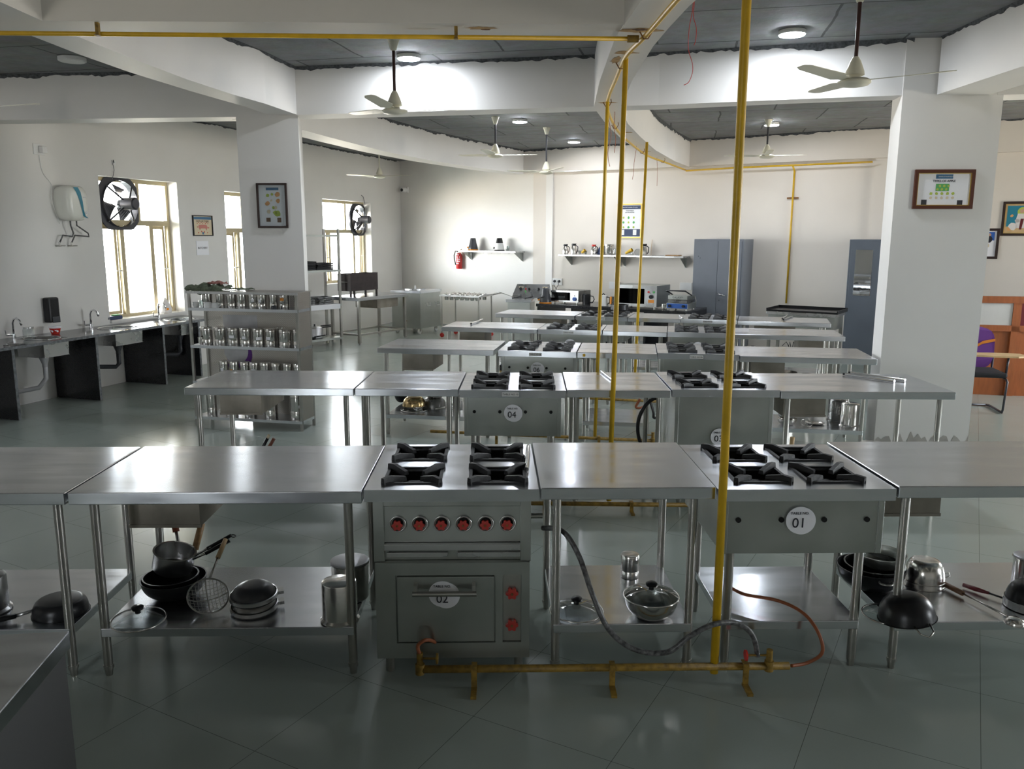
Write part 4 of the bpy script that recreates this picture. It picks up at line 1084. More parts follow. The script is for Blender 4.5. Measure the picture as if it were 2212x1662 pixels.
# things on the window sill
x, z = LW.hit(251, 679, -.02); r = lroot('tray', 'blue plastic tray with a scrubber on the first window sill', 'tray', LW, x, .05, W1[2] + .012)
b = MB(); b.box(-.13, .13, -.05, .05, 0, .045); b.build('tray_body', 'navy', r, bevel=.008)
b = MB(); b.box(.02, .11, -.03, .03, .0455, .06, M=Matrix.Rotation(.0, 4, 'X')); b.build('scrubber', 'green', r, bevel=.005)
x, z = LW.hit(364, 662, -.0); r = lroot('plastic_bag', 'crumpled white printed plastic bag on the right end of the sill', 'bag', LW, x, .05, W1[2] + .012)
b = MB(); rr = random.Random(5); N = 14
for k in range(4):
    pass
rows = [(0, .10), (.05, .105), (.11, .075), (.17, .045), (.20, .012)]
prev = None
for (z_, R) in rows:
    base = len(b.v)
    for i in range(N): a = 2*pi*i/N; k = R * (1 + .22 * (rr.random() - .5)); b.v.append((k*cos(a), .55*k*sin(a), z_ + .01*rr.random()))
    if prev is not None:
        for i in range(N): j = (i+1) % N; b.face([prev+i, prev+j, base+j, base+i])
    prev = base
b.face([prev + i for i in range(N)]); b.build('bag_body', 'cloth_white', r)
b = MB(); b.box(-.05, -.01, -.062, -.060, .04, .07); b.build('print', 'orange', r)

# ------------------------------------------------------------------ pictures and notices
def board(name, label, cat, fr, p0, p1, y=0.0, frame='frame_dark', fw=.02, paper='paper', group=None, gold=False):
    """p0 top left, p1 bottom right pixels on the plane"""
    x0, z1 = fr.hit(p0[0], p0[1], y); x1, z0 = fr.hit(p1[0], p1[1], y)
    w, h = abs(x1 - x0), abs(z1 - z0)
    r = lroot(name, label, cat, fr, (x0 + x1) / 2, y - .001, (z0 + z1) / 2, group)
    if fw:
        b = MB(); d = .022
        b.box(-w/2, w/2, -d, 0, h/2 - fw, h/2); b.box(-w/2, w/2, -d, 0, -h/2, -h/2 + fw); b.box(-w/2, -w/2 + fw, -d, 0, -h/2 + fw, h/2 - fw); b.box(w/2 - fw, w/2, -d, 0, -h/2 + fw, h/2 - fw)
        b.build('frame', frame, r, bevel=.002)
        if gold:
            g = fw; e = .006; b = MB()
            b.box(-w/2+g, w/2-g, -.016, -.004, h/2-g-e, h/2-g); b.box(-w/2+g, w/2-g, -.016, -.004, -h/2+g, -h/2+g+e); b.box(-w/2+g, -w/2+g+e, -.016, -.004, -h/2+g+e, h/2-g-e); b.box(w/2-g-e, w/2-g, -.016, -.004, -h/2+g+e, h/2-g-e)
            b.build('inner_bead', 'gold', r)
    b = MB(); b.box(-w/2 + fw * .9, w/2 - fw * .9, -.006, -.001, -h/2 + fw * .9, h/2 - fw * .9); s = b.build('print_sheet', paper, r)
    return r, s, w, h
YP = -.0072
def rect(s, x0, x1, z0, z1, mat, name='print_patch', y=YP):
    b = MB(); b.poly([(x0, y, z0), (x1, y, z0), (x1, y, z1), (x0, y, z1)]); return b.build(name, mat, s)
def dots(s, lst, mat, name, y=YP - .0004):
    b = MB(); rr = random.Random(len(lst) + 3)
    for (x, z, R) in lst:
        P = []
        for i in range(10): a = 2*pi*i/10; k = R * (.8 + .35 * rr.random()); P.append((x + k*cos(a), y, z + k*sin(a)))
        b.poly(P)
    return b.build(name, mat, s)
PLf = Fr((-2.74, 8.50), atan2(8.44 - 8.50, .63)); PRf = Fr((3.24, 7.17), atan2(-.05, .81))
r, s, w, h = board('framed_chart', 'dark framed chart of orange fruit hanging on the left white pillar', 'picture', PLf, (554, 396), (624, 493), paper='paper')
rect(s, -.06, .07, h/2 - .07, h/2 - .045, 'blue_lbl', 'heading_band')
dots(s, [(.055, .11, .026), (.06, .045, .022), (-.05, .02, .024)], 'peach', 'fruit_print'); dots(s, [(-.045, .10, .018), (.0, .11, .014), (.01, -.02, .015), (.05, -.08, .03), (.025, -.07, .022)], 'lime', 'fruit_print'); dots(s, [(.03, -.02, .018), (-.04, -.06, .02), (-.01, .05, .012)], 'beige', 'fruit_print')
rect(s, -.07, -.025, -.16, -.12, 'brown', 'portrait_print'); rect(s, .045, .085, -.165, -.12, 'brown', 'portrait_print')
b = MB(); b.poly([(-w/2 + .02, -.012, -h/2 + .02), (w/2 - .02, -.012, -h/2 + .02), (w/2 - .02, -.012, h/2 - .02), (-w/2 + .02, -.012, h/2 - .02)]); b.build('glass', 'clear', r)
r, s, w, h = board('framed_chart', 'brown framed chart headed TYPES OF APPLE hanging on the right white pillar', 'picture', PRf, (1976, 367), (2098, 452), frame='frame_brown', fw=.028, gold=True)
rect(s, -.07, .07, h/2 - .075, h/2 - .04, 'blue_lbl', 'heading_band'); text('heading_text', 'TYPES OF APPLE', .026, 'ink', s, (0, YP - .001, h/2 - .095))
rect(s, -.065, .045, -.015 + .0, .045, 'green', 'apple_photo'); dots(s, [(-.05 + .018 * i, .0 + .028 * (i % 2), .011) for i in range(6)], 'lime', 'apple_print', YP - .001)
dots(s, [(-.10 + .045 * i, -.035, .013) for i in range(5)], 'lime', 'apple_print'); dots(s, [(-.10 + .045 * i, -.07, .012) for i in range(5)], 'beige', 'apple_print')
rect(s, -.175, -.13, -.13, -.085, 'charcoal', 'portrait_print'); rect(s, .12, .165, -.13, -.09, 'ink', 'portrait_print')
text('heading_small', 'SCHOOL OF HOSPITALITY', .010, 'paper', s, (.01, YP - .001, h/2 - .058))
r, s, w, h = board('meat_chart', 'small framed chart headed CUTS OF PORK on the left wall', 'picture', LW, (414, 465), (459, 510), fw=.012, frame='pan_black', paper='beige')
rect(s, -w/2 + .02, w/2 - .02, h/2 - .06, h/2 - .02, 'blue_lbl', 'heading_band'); text('heading_text', 'CUTS OF PORK', .042, 'brown', s, (0, YP - .001, h/2 - .085))
P = [(-.11, .0), (-.09, .03), (.0, .035), (.09, .03), (.12, -.01), (.10, -.02), (.085, -.05), (.06, -.02), (-.05, -.02), (-.07, -.05), (-.09, -.02)]
b = MB(); b.poly([(x * .95, YP - .0005, z - .02) for x, z in P]); b.build('carcass_print', 'pink', s)
dots(s, [(-.12 + .03 * i, .045 if i % 2 else .03, .008) for i in range(9)] + [(-.12, -.02, .009), (.13, -.03, .009), (-.1, -.1, .01), (-.03, -.085, .012), (.03, -.09, .012), (.1, -.1, .01)], 'red', 'cut_print')
rect(s, -.02, .02, -h/2 + .02, -h/2 + .055, 'blue_lbl', 'emblem_print')
r, s, w, h = board('paper_notice', 'white paper notice reading BUTCHERY below the meat chart', 'notice', LW, (423, 521), (451, 551), fw=0)
text('notice_text', 'BUTCHERY', .042, 'ink', s, (0, YP, .0))
r, s, w, h = board('vegetable_poster', 'gold framed poster of green vegetables behind the yellow pipes on the back wall', 'picture', BW, (1335, 441), (1386, 515), frame='gold', fw=.022)
rect(s, -w/2 + .03, w/2 - .03, h/2 - .095, h/2 - .035, 'navy', 'heading_band'); text('heading_text', 'School Of Hospitality & Tourism', .023, 'paper', s, (0, YP - .001, h/2 - .065))
rect(s, -w/2 + .03, w/2 - .03, -h/2 + .03, -h/2 + .16, 'navy', 'footer_band'); rect(s, .07, .14, -h/2 + .055, -h/2 + .15, 'alu', 'portrait_print', YP - .001); rect(s, -.15, -.10, -h/2 + .055, -h/2 + .15, 'alu', 'portrait_print', YP - .001)
text('title_text', 'VEGETABLES', .028, 'charcoal', s, (0, YP - .001, h/2 - .125)); text('subtitle_text', 'LEAF AND VEGETABLE', .018, 'charcoal', s, (0, YP - .001, h/2 - .155))
dots(s, [(-.12 + .1 * i, .06 - .085 * j, .023) for i in range(3) for j in range(3) if (i + j) % 2], 'green', 'vegetable_print'); dots(s, [(-.12 + .1 * i, .06 - .085 * j, .020) for i in range(3) for j in range(3) if not (i + j) % 2], 'lime', 'vegetable_print')
def bhit(px, py, y=0): return BW.hit(px, py, y)
r, s, w, h = board('framed_chart', 'dark framed chart half hidden behind the right pillar', 'picture', BW, (2100, 494), (2154, 560), frame='frame_dark', fw=.035)
rect(s, w/2 - .19, w/2 - .06, h/2 - .17, h/2 - .05, 'blue', 'portrait_print'); dots(s, [(w/2 - .125, h/2 - .09, .025)], 'skin', 'portrait_face', YP - .001); dots(s, [(w/2 - .125, h/2 - .15, .05)], 'ink', 'portrait_suit', YP - .0012)
dots(s, [(w/2 - .22, h/2 - .24, .03), (w/2 - .14, h/2 - .24, .03), (w/2 - .23, h/2 - .34, .025), (w/2 - .17, h/2 - .34, .025)], 'beige', 'food_print'); rect(s, w/2 - .25, w/2 - .14, h/2 - .46, h/2 - .41, 'brown', 'food_photo')
r, s, w, h = board('devotional_picture', 'framed colourful picture of a seated white robed figure at the right edge', 'picture', BW, (2168, 436), (2246, 510), frame='frame_dark', fw=.035, gold=True, paper='wood_light')
rect(s, -w/2 + .06, w/2 - .06, -h/2 + .13, h/2 - .06, 'teal', 'painted_background'); dots(s, [(.0, h/2 - .13, .06)], 'lime', 'halo_print', YP - .001)
dots(s, [(.0, h/2 - .13, .03)], 'skin', 'face_print', YP - .0014); b = MB(); b.poly([(x, YP - .0013, z) for x, z in ((-.05, .07), (.06, .07), (.09, -.05), (.12, -.13), (-.06, -.13), (-.07, -.03))]); b.build('robe_print', 'cloth_white', s)
dots(s, [(-.10, -.11, .05), (-.05, -.03, .03)], 'cloth_white', 'bird_print', YP - .0013); b = MB(); b.poly([(x, YP - .0015, z) for x, z in ((-.01, -.0), (.03, -.0), (.01, -.15), (-.02, -.15))]); b.build('sash_print', 'maroon', s)
dots(s, [(-.14, -.14, .03), (.13, .02, .03), (-.12, .04, .02)], 'peach', 'flower_print', YP - .0012)

# security camera, switches
x, z = LW.hit(874, 409, -.3); r = lroot('security_camera', 'small white security camera in the left rear corner', 'camera', BL, .12, -.10, z)
b = MB(); b.cyl((0, .1, .0), (0, -.06, .0), .05, n=20); b.box(-.05, .05, .06, .10, -.06, .06); b.build('camera_body', 'white_pl', r)
b = MB(); b.cyl((.01, -.075, -.005), (.01, -.06, -.005), .033, n=20); b.build('lens', 'black_gloss', r)
def switchboard(px, py, label, w=.22, h=.13, plugs=()):
    x, z = BW.hit(px, py, 0); r = lroot('switchboard', label, 'socket', BW, x, -.001, z, 'white switchboards over the appliance counter')
    b = MB(); b.box(-w/2, w/2, -.015, 0, -h/2, h/2); b.build('plate', 'white_pl', r, bevel=.003)
    for k in plugs:
        b = MB(); b.cyl((k, -.015, .01), (k, -.05, .01), .026, .018, n=14); b.build('plug', 'pan_black', r)
        b = MB(); b.tube([(k, -.045, .0), (k, -.05, -.06), (k * .3, -.05, -.10), (0, -.04, -.16)], .005, 6); b.build('plug_cord', 'pan_black', r)
switchboard(1204, 609, 'white switchboard with two black plugs near the step in the wall', plugs=(-.05, .05))
switchboard(1328, 617, 'white switchboard beside the tall yellow pipe, thin cord hanging from it', plugs=())
switchboard(1482, 619, 'white switchboard at the left side of the grey almirah', plugs=())

# ------------------------------------------------------------------ jar rack in front of the left pillar
RK = Fr((-3.187, 8.106), radians(-12.1)); RWd, RD = 1.165, .29
r = root('storage_rack', 'perforated steel rack of spice jars standing against the left white pillar', 'rack', RK.pt(0, 0), RK.a)
for (x, y) in ((.012, .012), (RWd - .012, .012), (.012, RD - .012), (RWd - .012, RD - .012)):
    b = MB(); b.box(x - .012, x + .012, y - .012, y + .012, 0, 1.35); b.build('post', 'steel_leg', r)
SH = [.10, .46, .82, 1.19]
for z in SH:
    b = MB(); b.box(.0, RWd, -.001, RD, z - .028, z); b.build('shelf', 'steel_top', r)
b = MB(); b.box(-.01, RWd + .01, -.01, RD + .01, 1.35, 1.354); b.build('perforated_top', 'perf', r)
b = MB(); b.box(.02, RWd - .02, RD - .006, RD - .003, .10, 1.35); b.build('perforated_back', 'perf', r)
b = MB(); b.box(RWd - .004, RWd - .001, .024, RD - .024, .10, 1.35); b.build('perforated_side', 'perf', r)
b = MB(); b.box(-.01, RWd + .01, -.012, -.002, 1.33, 1.352); b.build('top_rim', 'steel', r)
b = MB(); b.box(.20, .58, RD - .0095, RD - .0065, .86, 1.10); b.build('back_sheet', 'alu', r)
b = MB(); b.cyl((.36, RD - .007, .70), (.36, RD - .009, .70), .145, n=32); b.build('purple_plate', 'purple', r)
b = MB(); b.cyl((.33, RD - .0095, .735), (.33, RD - .011, .735), .135, n=32); b.build('round_plate', 'alu', r)
JG = 'steel storage jars on the perforated rack'
def jar(fr, x, y, z, R, H, label, lab=None, group=JG, ring=True):
    r = root('storage_jar', label, 'jar', fr.pt(x, y, z), fr.a, group)
    b = MB(); p = [(0, 0), (R * .97, 0), (R, .006), (R, H * .30), (R * .985, H * .31), (R, H * .32), (R, H * .80)]
    b.lathe(p, 24); b.build('jar_body', 'steel_pol', r)
    b = MB(); b.lathe([(R * 1.0, H * .80), (R * 1.035, H * .81), (R * 1.035, H * .97), (R * .98, H), (R * .8, H * .985), (0, H * .985)], 24); b.build('jar_lid', 'steel_pol', r)
    if lab:
        b = MB(); a0, a1, zc, mt = lab; N = 6; h = .014
        for i in range(N):
            t0 = a0 + (a1 - a0) * i / N; t1 = a0 + (a1 - a0) * (i + 1) / N; q = R * 1.012
            b.poly([(q*cos(t0), q*sin(t0), zc - h), (q*cos(t1), q*sin(t1), zc - h), (q*cos(t1), q*sin(t1), zc + h), (q*cos(t0), q*sin(t0), zc + h)])
        b.build('jar_label', mt, r)
    return r
def kx(px, py, y=.12): return RK.hit(px, py, y)[0]
top = [446, 475, 499, 521, 546, 565, 590, 613, 643]
for i, px in enumerate(top):
    lab = {7: (-2.0, -1.2, .09, 'orange'), 5: (-1.9, -1.3, .07, 'paper'), 4: (-1.5, -.9, .075, 'paper')}.get(i)
    x = min(kx(px, 650), RWd - .05)
    jar(RK, x, .13, 1.19, [.050, .043, .048, .047, .047, .048, .042, .050, .040][i], .146, '%s steel jar from the left on the top shelf of the jar rack%s' % (ORD[i], ', orange label' if i == 7 else ''), lab)
mid = [446, 476, 504, 530, 558, 586, 606, 619, 648]
for i, px in enumerate(mid):
    lab = {2: (-1.9, -1.0, .085, 'paper'), 3: (-1.7, -1.1, .08, 'paper'), 4: (-1.5, -.5, .075, 'paper'), 5: (-2.2, -1.3, .08, 'paper')}.get(i)
    x = min(kx(px, 715, .11 if i != 6 else .22), RWd - .055); y = .11
    if i == 6: x = kx(604, 715, .22); y = .225
    if i == 7: y = .075
    if i == 8: y = .12; x = RWd - .065
    jar(RK, x, y, .82, .058 if i not in (6,) else .045, .172, '%s steel jar from the left on the middle shelf of the jar rack%s' % (ORD[i], ', white label' if lab else ''), lab)
low = [483, 505, 528, 548, 571, 595, 620, 643]
for i, px in enumerate(low):
    lab = {0: (-1.9, -1.2, .11, 'paper'), 1: (-2.1, -1.5, .10, 'orange'), 3: (-1.8, -1.0, .11, 'paper')}.get(i)
    jar(RK, min(kx(px, 790), RWd - .055), .13, .46, .047, .19, '%s steel jar from the left on the shelf just above the table edge' % ORD[i], lab)
for i, (px, R, H) in enumerate(((457, .050, .235), (500, .06, .24), (540, .06, .24), (585, .066, .26), (624, .076, .27))):
    jar(RK, kx(px, 880, .11) if i < 4 else RWd - .105, .12, .10, R, H, '%s tall steel canister from the left on the bottom shelf of the jar rack%s' % (ORD[i], ', largest' if i == 4 else ''), (-1.0, -.55, .13, 'paper') if i == 4 else None, 'tall steel canisters on the bottom of the rack')
def mug(fr, x, y, z, R, H, label, mat='white_pl', hd=True, name='teacup', cat='cup', flip=False):
    r = root(name, label, cat, fr.pt(x, y, z), fr.a)
    b = MB(); pr = [(0, 0), (R * .72, 0), (R * .95, H * .35), (R, H), (R * .93, H), (R * .86, H * .35), (0, .008)]
    if flip: pr = [(0, H), (R * .6, H), (R * .9, H * .7), (R, 0), (R * .93, 0)]
    b.lathe(pr, 20); b.build('cup_body', mat, r)
    if hd: b = MB(); b.tube([(R * .9, 0, H * .8), (R * 1.5, 0, H * .8), (R * 1.55, 0, H * .4), (R * .9, 0, H * .25)], .005, 6); b.build('cup_handle', mat, r)
    return r
mug(RK, kx(423, 655, .06), .06, 1.19, .032, .05, 'white cup with handle, leftmost on the top shelf of the jar rack', hd=True)
mug(RK, kx(434, 655, .08), .10, 1.19, .030, .065, 'small clear glass between white cups on the jar rack', 'clear', False, 'drinking_glass', 'glass')
mug(RK, kx(452, 660, .05), .035, 1.19, .040, .055, 'upturned wide white cup in front of the first jar', flip=True)
mug(RK, kx(467, 661, .05), .035, 1.19, .036, .05, 'upturned small white cup in front of the second jar', flip=True)
mug(RK, kx(592, 662, .04), .033, 1.19, .030, .035, 'small black bowl in front of the seventh jar on the top shelf', 'charcoal', False, 'small_bowl', 'bowl', True)
mug(RK, kx(433, 733, .05), .05, .82, .024, .075, 'small steel tumbler left of the jars on the middle shelf', 'steel_pol', False, 'tumbler', 'cup')
# crumpled cloths
def cloth(name, label, fr, x, y, z, sx, sy, mat, seed, hgt=.04, hang=0):
    rr = random.Random(seed); b = MB(); N, M2 = 16, 10
    ph = [rr.uniform(0, 6) for _ in range(8)]
    V = []
    for j in range(M2 + 1):
        for i in range(N + 1):
            u, v = i / N - .5, j / M2 - .5
            e = 1 - max(abs(u), abs(v)) * 1.2
            zz = hgt * (.35 + .65 * abs(sin(ph[0] + u * 9 + v * 3) * cos(ph[1] + v * 8 - u * 4))) * (.4 + e)
            xx = u * sx + .02 * sin(ph[2] + v * 9); yy = v * sy + .02 * sin(ph[3] + u * 11)
            if hang and yy < -sy * .32: zz -= hang * (-yy - sy * .32) / (sy * .18); yy = -sy * .32 - .01
            V.append((xx, yy, zz + .003))
    b.v = V
    for j in range(M2):
        for i in range(N): k = j * (N + 1) + i; b.face([k, k + 1, k + N + 2, k + N + 1], True)
    o = b.build(name, mat, solid=.004); o.location = fr.pt(x, y, z); o.rotation_euler = (0, 0, fr.a)
    return tag(o, label, 'cloth')
cloth('kitchen_cloth', 'dark green crumpled cloth hanging over the left end of the jar rack', RK, .16, .13, 1.356, .42, .27, 'cloth_green', 2, .06, .05)
cloth('kitchen_cloth', 'small reddish cloth lying on the dark green cloth on the jar rack', RK, .24, .15, 1.405, .18, .12, 'cloth_red', 5, .035)
cloth('kitchen_cloth', 'dark cloth flat along the back edge of the jar rack top', RK, .47, .20, 1.356, .26, .12, 'cloth_green', 8, .02)

# ------------------------------------------------------------------ tall tray rack behind the pillar
TR = Fr((-2.96, 14.37), radians(50)); TWd, TD = 1.15, .42
r = root('tray_rack', 'tall steel shelf rack of trays and bakeware behind the left pillar', 'rack', TR.pt(-TWd, 0), TR.a)
for (x, y) in ((.02, .02), (TWd - .02, .02), (.02, TD), (TWd - .02, TD)):
    b = MB(); b.box(x - .018, x + .018, y - .018, y + .018, 0, 2.0); b.build('post', 'steel_leg', r)
TS = [.14, .72, 1.31, 1.90]
for z in TS: b = MB(); b.box(.0, TWd, .0, TD + .02, z - .035, z); b.build('shelf', 'steel_body', r)
b = MB(); b.box(-.005, TWd - .05, -.012, -.002, .64, .722); b.box(-.005, TWd - .05, -.002, .3, .7205, .7235); b.build('shelf_liner', 'paper', r)
def tr_tray(x, y, z, w, d, n, label, mat, group, sp=.028, round_=False, rz=0):
    for k in range(n):
        r = root('baking_tray', label[k] if isinstance(label, list) else label, 'tray', TR.pt(-TWd + x, y, z + k * sp), TR.a + rz + .05 * ((k * 7) % 3 - 1), group)
        b = MB(); b.box(-w/2, w/2, -d/2, d/2, 0, .004); h = .024
        b.box(-w/2, w/2, -d/2, -d/2 + .004, .004, h); b.box(-w/2, w/2, d/2 - .004, d/2, .004, h); b.box(-w/2, -w/2 + .004, -d/2 + .004, d/2 - .004, .004, h); b.box(w/2 - .004, w/2, -d/2 + .004, d/2 - .004, .004, h)
        b.build('tray_pan', mat, r); b = MB(); b.ring((0, 0, h), 1, .003, 4, 4, sx=.001, sy=.001)
lv = ['lowest', 'second lowest', 'middle', 'second highest', 'topmost']
tr_tray(.86, .20, 1.31, .34, .30, 4, ['dark round cornered baking tray, %s of the stack on the upper rack shelf' % q for q in ('lowest', 'second lowest', 'second highest', 'topmost')], 'pan_black', 'dark baking trays stacked on the upper shelf', .03)
tr_tray(.55, .22, 1.31, .30, .28, 5, ['dark baking tray, %s of the left stack on the upper rack shelf' % q for q in lv], 'pan_black', 'dark baking trays stacked on the upper shelf', .03)
tr_tray(.88, .22, .725, .30, .28, 4, ['grey oblong bakeware tin, %s of the right stack on the lined shelf' % q for q in ('lowest', 'second lowest', 'second highest', 'topmost')], 'steel_dark', 'grey baking tins on the lined shelf', .032)
tr_tray(.45, .20, .725, .34, .28, 3, ['grey baking tin, %s of the left stack on the lined shelf' % q for q in ('lowest', 'middle', 'topmost')], 'steel_dark', 'grey baking tins on the lined shelf', .032)
cloth('plastic_sheet', 'white sheet hanging at the left of the dark baking trays', TR, -.97, .14, 1.32, .30, .26, 'cloth_white', 4, .18)
r = lroot('pressure_cooker', 'grey pressure cooker with black handles on the bottom rack shelf', 'cooker', TR, -.45, .2, .14)
b = MB(); b.lathe([(0, 0), (.12, 0), (.135, .02), (.135, .17), (.125, .185), (.04, .205), (0, .207)], 28); b.build('pot_body', 'alu', r)
b = MB(); b.cyl((0, 0, .205), (0, 0, .245), .014, n=12); b.build('whistle', 'pan_black', r)
b = MB(); b.box(.13, .34, -.014, .014, .165, .185); b.box(.13, .34, -.014, .014, .192, .212); b.build('handle', 'pan_black', r, bevel=.004)
r = lroot('cooking_pan', 'small black pan with handle in front of the pressure cooker', 'pan', TR, -.62, .08, .14)
b = MB(); b.lathe([(0, 0), (.075, 0), (.09, .05), (.086, .05), (.07, .004), (0, .004)], 24); b.build('pan_body', 'pan_black', r)
b = MB(); b.tube([(.085, 0, .04), (.2, -.03, .05), (.26, -.05, .06)], .01, 8); b.build('handle', 'pan_black', r)

# ------------------------------------------------------------------ side table with charcoal grill
BT = Fr((-2.658, 14.315), radians(58.6)); BW_, BD = 1.40, .66
r = root('side_table', 'steel side table near the back left corner with a long dark grill box on it', 'table', BT.pt(-.06, -.03), BT.a)
b = MB(); b.box(0, BW_, 0, BD + .04, .77, .83); b.build('tabletop', 'steel_top', r, bevel=.004)
for (x, y) in ((.06, .04), (BW_ - .08, .04), (.06, BD), (BW_ - .08, BD)):
    b = MB(); b.box(x - .022, x + .022, y - .022, y + .022, .03, .7695); b.cyl((x, y, 0), (x, y, .03), .015, n=10); b.build('leg', 'steel_leg', r)
b = MB(); b.box(.08, BW_ - .1, .03, .05, .16, .19); b.build('stretcher', 'steel_leg', r); b = MB(); b.box(.08, BW_ - .1, BD - .01, BD + .01, .16, .19); b.build('stretcher', 'steel_leg', r)
b = MB(); b.box(.04, .06, .062, BD - .022, .16, .19); b.build('stretcher', 'steel_leg', r); b = MB(); b.box(BW_ - .1, BW_ - .08, .062, BD - .022, .16, .19); b.build('stretcher', 'steel_leg', r)
b = MB(); b.box(.62, 1.20, .10, BD - .05, .60, .7695); b.build('drawer_box', 'box_metal', r)
b = MB(); b.box(1.2005, 1.203, .12, .30, .67, .75); b.build('yellow_sticker', 'lime', r)
r = root('charcoal_grill', 'long dark rusty charcoal grill box on short legs on the side table', 'grill', BT.pt(-.02, .16, .83), BT.a)
L_, D_ = .72, .30
b = MB(); z0, z1 = .10, .40
b.box(0, L_, 0, .006, z0, z1); b.box(0, L_, D_ - .006, D_, z0, z1); b.box(0, .006, .006, D_ - .006, z0, z1); b.box(L_ - .006, L_, .006, D_ - .006, z0, z1); b.box(.006, L_ - .006, .006, D_ - .006, z0, z0 + .006)
for k in range(24): b.box(.01 + k * .03, .022 + k * .03, -.001, .004, z1, z1 + .010)
b.build('fire_box', 'bbq', r)
for (x, y) in ((.02, .02), (L_ - .02, .02), (.02, D_ - .02), (L_ - .02, D_ - .02), (L_ * .55, D_ - .02)):
    b = MB(); b.box(x - .014, x + .014, y - .014, y + .014, 0, z0 - .0002); b.build('leg', 'bbq', r)
b = MB(); b.tube([(-.002, .06, .26), (-.03, .06, .26), (-.03, .24, .26), (-.002, .24, .26)], .006, 6); b.build('handle', 'steel_leg', r)

# ------------------------------------------------------------------ steel chest on castors
CHf = Fr((-1.772, 15.911), radians(63.3)); cw, cd = .74, .66
r = root('steel_chest', 'shiny steel chest on white castors in the back left corner', 'chest', CHf.pt(0, 0), CHf.a)
b = MB(); b.box(0, cw, 0, cd, .11, .79); b.build('chest_body', 'steel_body', r)
b = MB(); b.box(-.02, cw + .02, -.02, cd + .02, .7905, .84); b.build('lid', 'steel_top', r, bevel=.004)
b = MB(); b.cyl((cw * .45, cd * .5, .84), (cw * .45, cd * .5, .862), .20, n=32); l = b.build('hatch', 'steel_top', r)
b = MB(); b.cyl((cw * .45, cd * .5, .862), (cw * .45, cd * .5, .92), .016, n=12); b.build('hatch_knob', 'white_pl', l)
for k in (.16, .50):
    b = MB(); b.tube([(k - .0, -.004, .60), (k, -.05, .59), (k + .0, -.05, .54), (k + .12, -.05, .54), (k + .12, -.05, .59), (k + .12, -.004, .60)], .007, 8); b.build('handle', 'chrome', r)
for (x, y) in ((.07, .07), (cw - .07, .07), (.07, cd - .07), (cw - .07, cd - .07)):
    b = MB(); b.cyl((x, y - .015, .05), (x, y + .015, .05), .05, n=20); cst = b.build('castor', 'white_pl', r)
    b = MB(); b.box(x - .02, x + .02, y - .022, y - .017, .05, .1095); b.box(x - .02, x + .02, y + .017, y + .022, .05, .1095); b.build('castor_fork', 'steel_leg', cst)
b = MB(); b.cyl((0, cd * .5, .25), (-.08, cd * .5, .25), .016, n=10); b.cyl((-.06, cd * .5, .25), (-.06, cd * .5, .20), .012, n=10); b.build('drain_tap', 'rust', r)

# ------------------------------------------------------------------ cup stand with two rows of hanging tins
z0_ = .80; pA = at(949, 637, z0_); pB = at(1035, 640, z0_)
ST = Fr((pA.x, pA.y), atan2(pB.y - pA.y, pB.x - pA.x)); sw = (pB - pA).length; sd = .62
r = root('tin_stand', 'steel stand on red castors holding rows of small round tins by the back wall', 'stand', ST.pt(0, 0), ST.a)
b = MB(); zt = z0_
b.box(0, sw, 0, .03, zt - .03, zt); b.box(0, sw, sd - .03, sd, zt - .03, zt); b.box(0, .03, .03, sd - .03, zt - .03, zt); b.box(sw - .03, sw, .03, sd - .03, zt - .03, zt); b.box(.03, sw - .03, .03, sd - .03, zt - .012, zt - .002)
b.build('frame_top', 'steel', r)
b = MB(); b.tube([(sw, 0, zt - .01), (sw + .16, .02, zt + .03), (sw + .16, sd, zt + .03), (sw, sd, zt - .01)], .012, 8); b.build('push_handle', 'steel', r)
for (x, y) in ((.03, .03), (sw - .03, .03), (.03, sd - .03), (sw - .03, sd - .03)):
    b = MB(); b.cyl((x, y, .08), (x, y, zt - .03), .014, n=12); lg = b.build('leg', 'steel_leg', r)
    b = MB(); b.cyl((x, y - .012, .04), (x, y + .012, .04), .04, n=16); b.box(x - .015, x + .015, y - .018, y + .018, .04, .082); b.build('castor', 'red', lg)
for j in range(2):
    for i in range(7):
        x = .09 + i * (sw - .16) / 6.2; y = .12 + j * .30
        t = root('round_tin', '%s steel tin from the left in the %s row of the tin stand' % (ORD[i], 'front' if j == 0 else 'rear'), 'tin', ST.pt(x, y, zt - .10), ST.a, 'round tins hanging in the stand')
        b = MB(); b.lathe([(0, 0), (.036, 0), (.04, .01), (.042, .106), (.052, .108), (.052, .112), (.040, .112)], 18); b.build('tin_body', 'steel_pol', t)
        b = MB(); b.lathe([(.048, .1125), (.03, .12), (.008, .123), (.008, .135), (0, .136)], 18); b.build('tin_lid', 'steel_pol', t)

# ------------------------------------------------------------------ electric cooking range left of the black counter
zf = .82; pA = at(1092, 647, zf); pB = at(1148, 649.5, zf)
FY = Fr((pA.x, pA.y), radians(-10)); fw_ = FY.hit(1148, 649)[0]
r = root('fryer_unit', 'steel fryer unit with a sloped control panel of black knobs beside the black counter', 'fryer', FY.pt(0, 0), FY.a)
b = MB(); b.box(0, fw_, 0, .62, zf - .05, zf); b.build('top_rim', 'steel_top', r, bevel=.004)
b = MB(); b.box(.03, fw_ - .03, .04, .58, .12, zf - .0505); b.build('cabinet', 'steel_body', r, bevel=.003)
for (x, y) in ((.05, .05), (fw_ - .05, .05), (.05, .56), (fw_ - .05, .56)): b = MB(); b.cyl((x, y, 0), (x, y, .12), .018, n=12); b.build('leg', 'steel_leg', r)
b = MB(); b.prism([(.0, 0), (0, 0)], 0, 0) if 0 else None
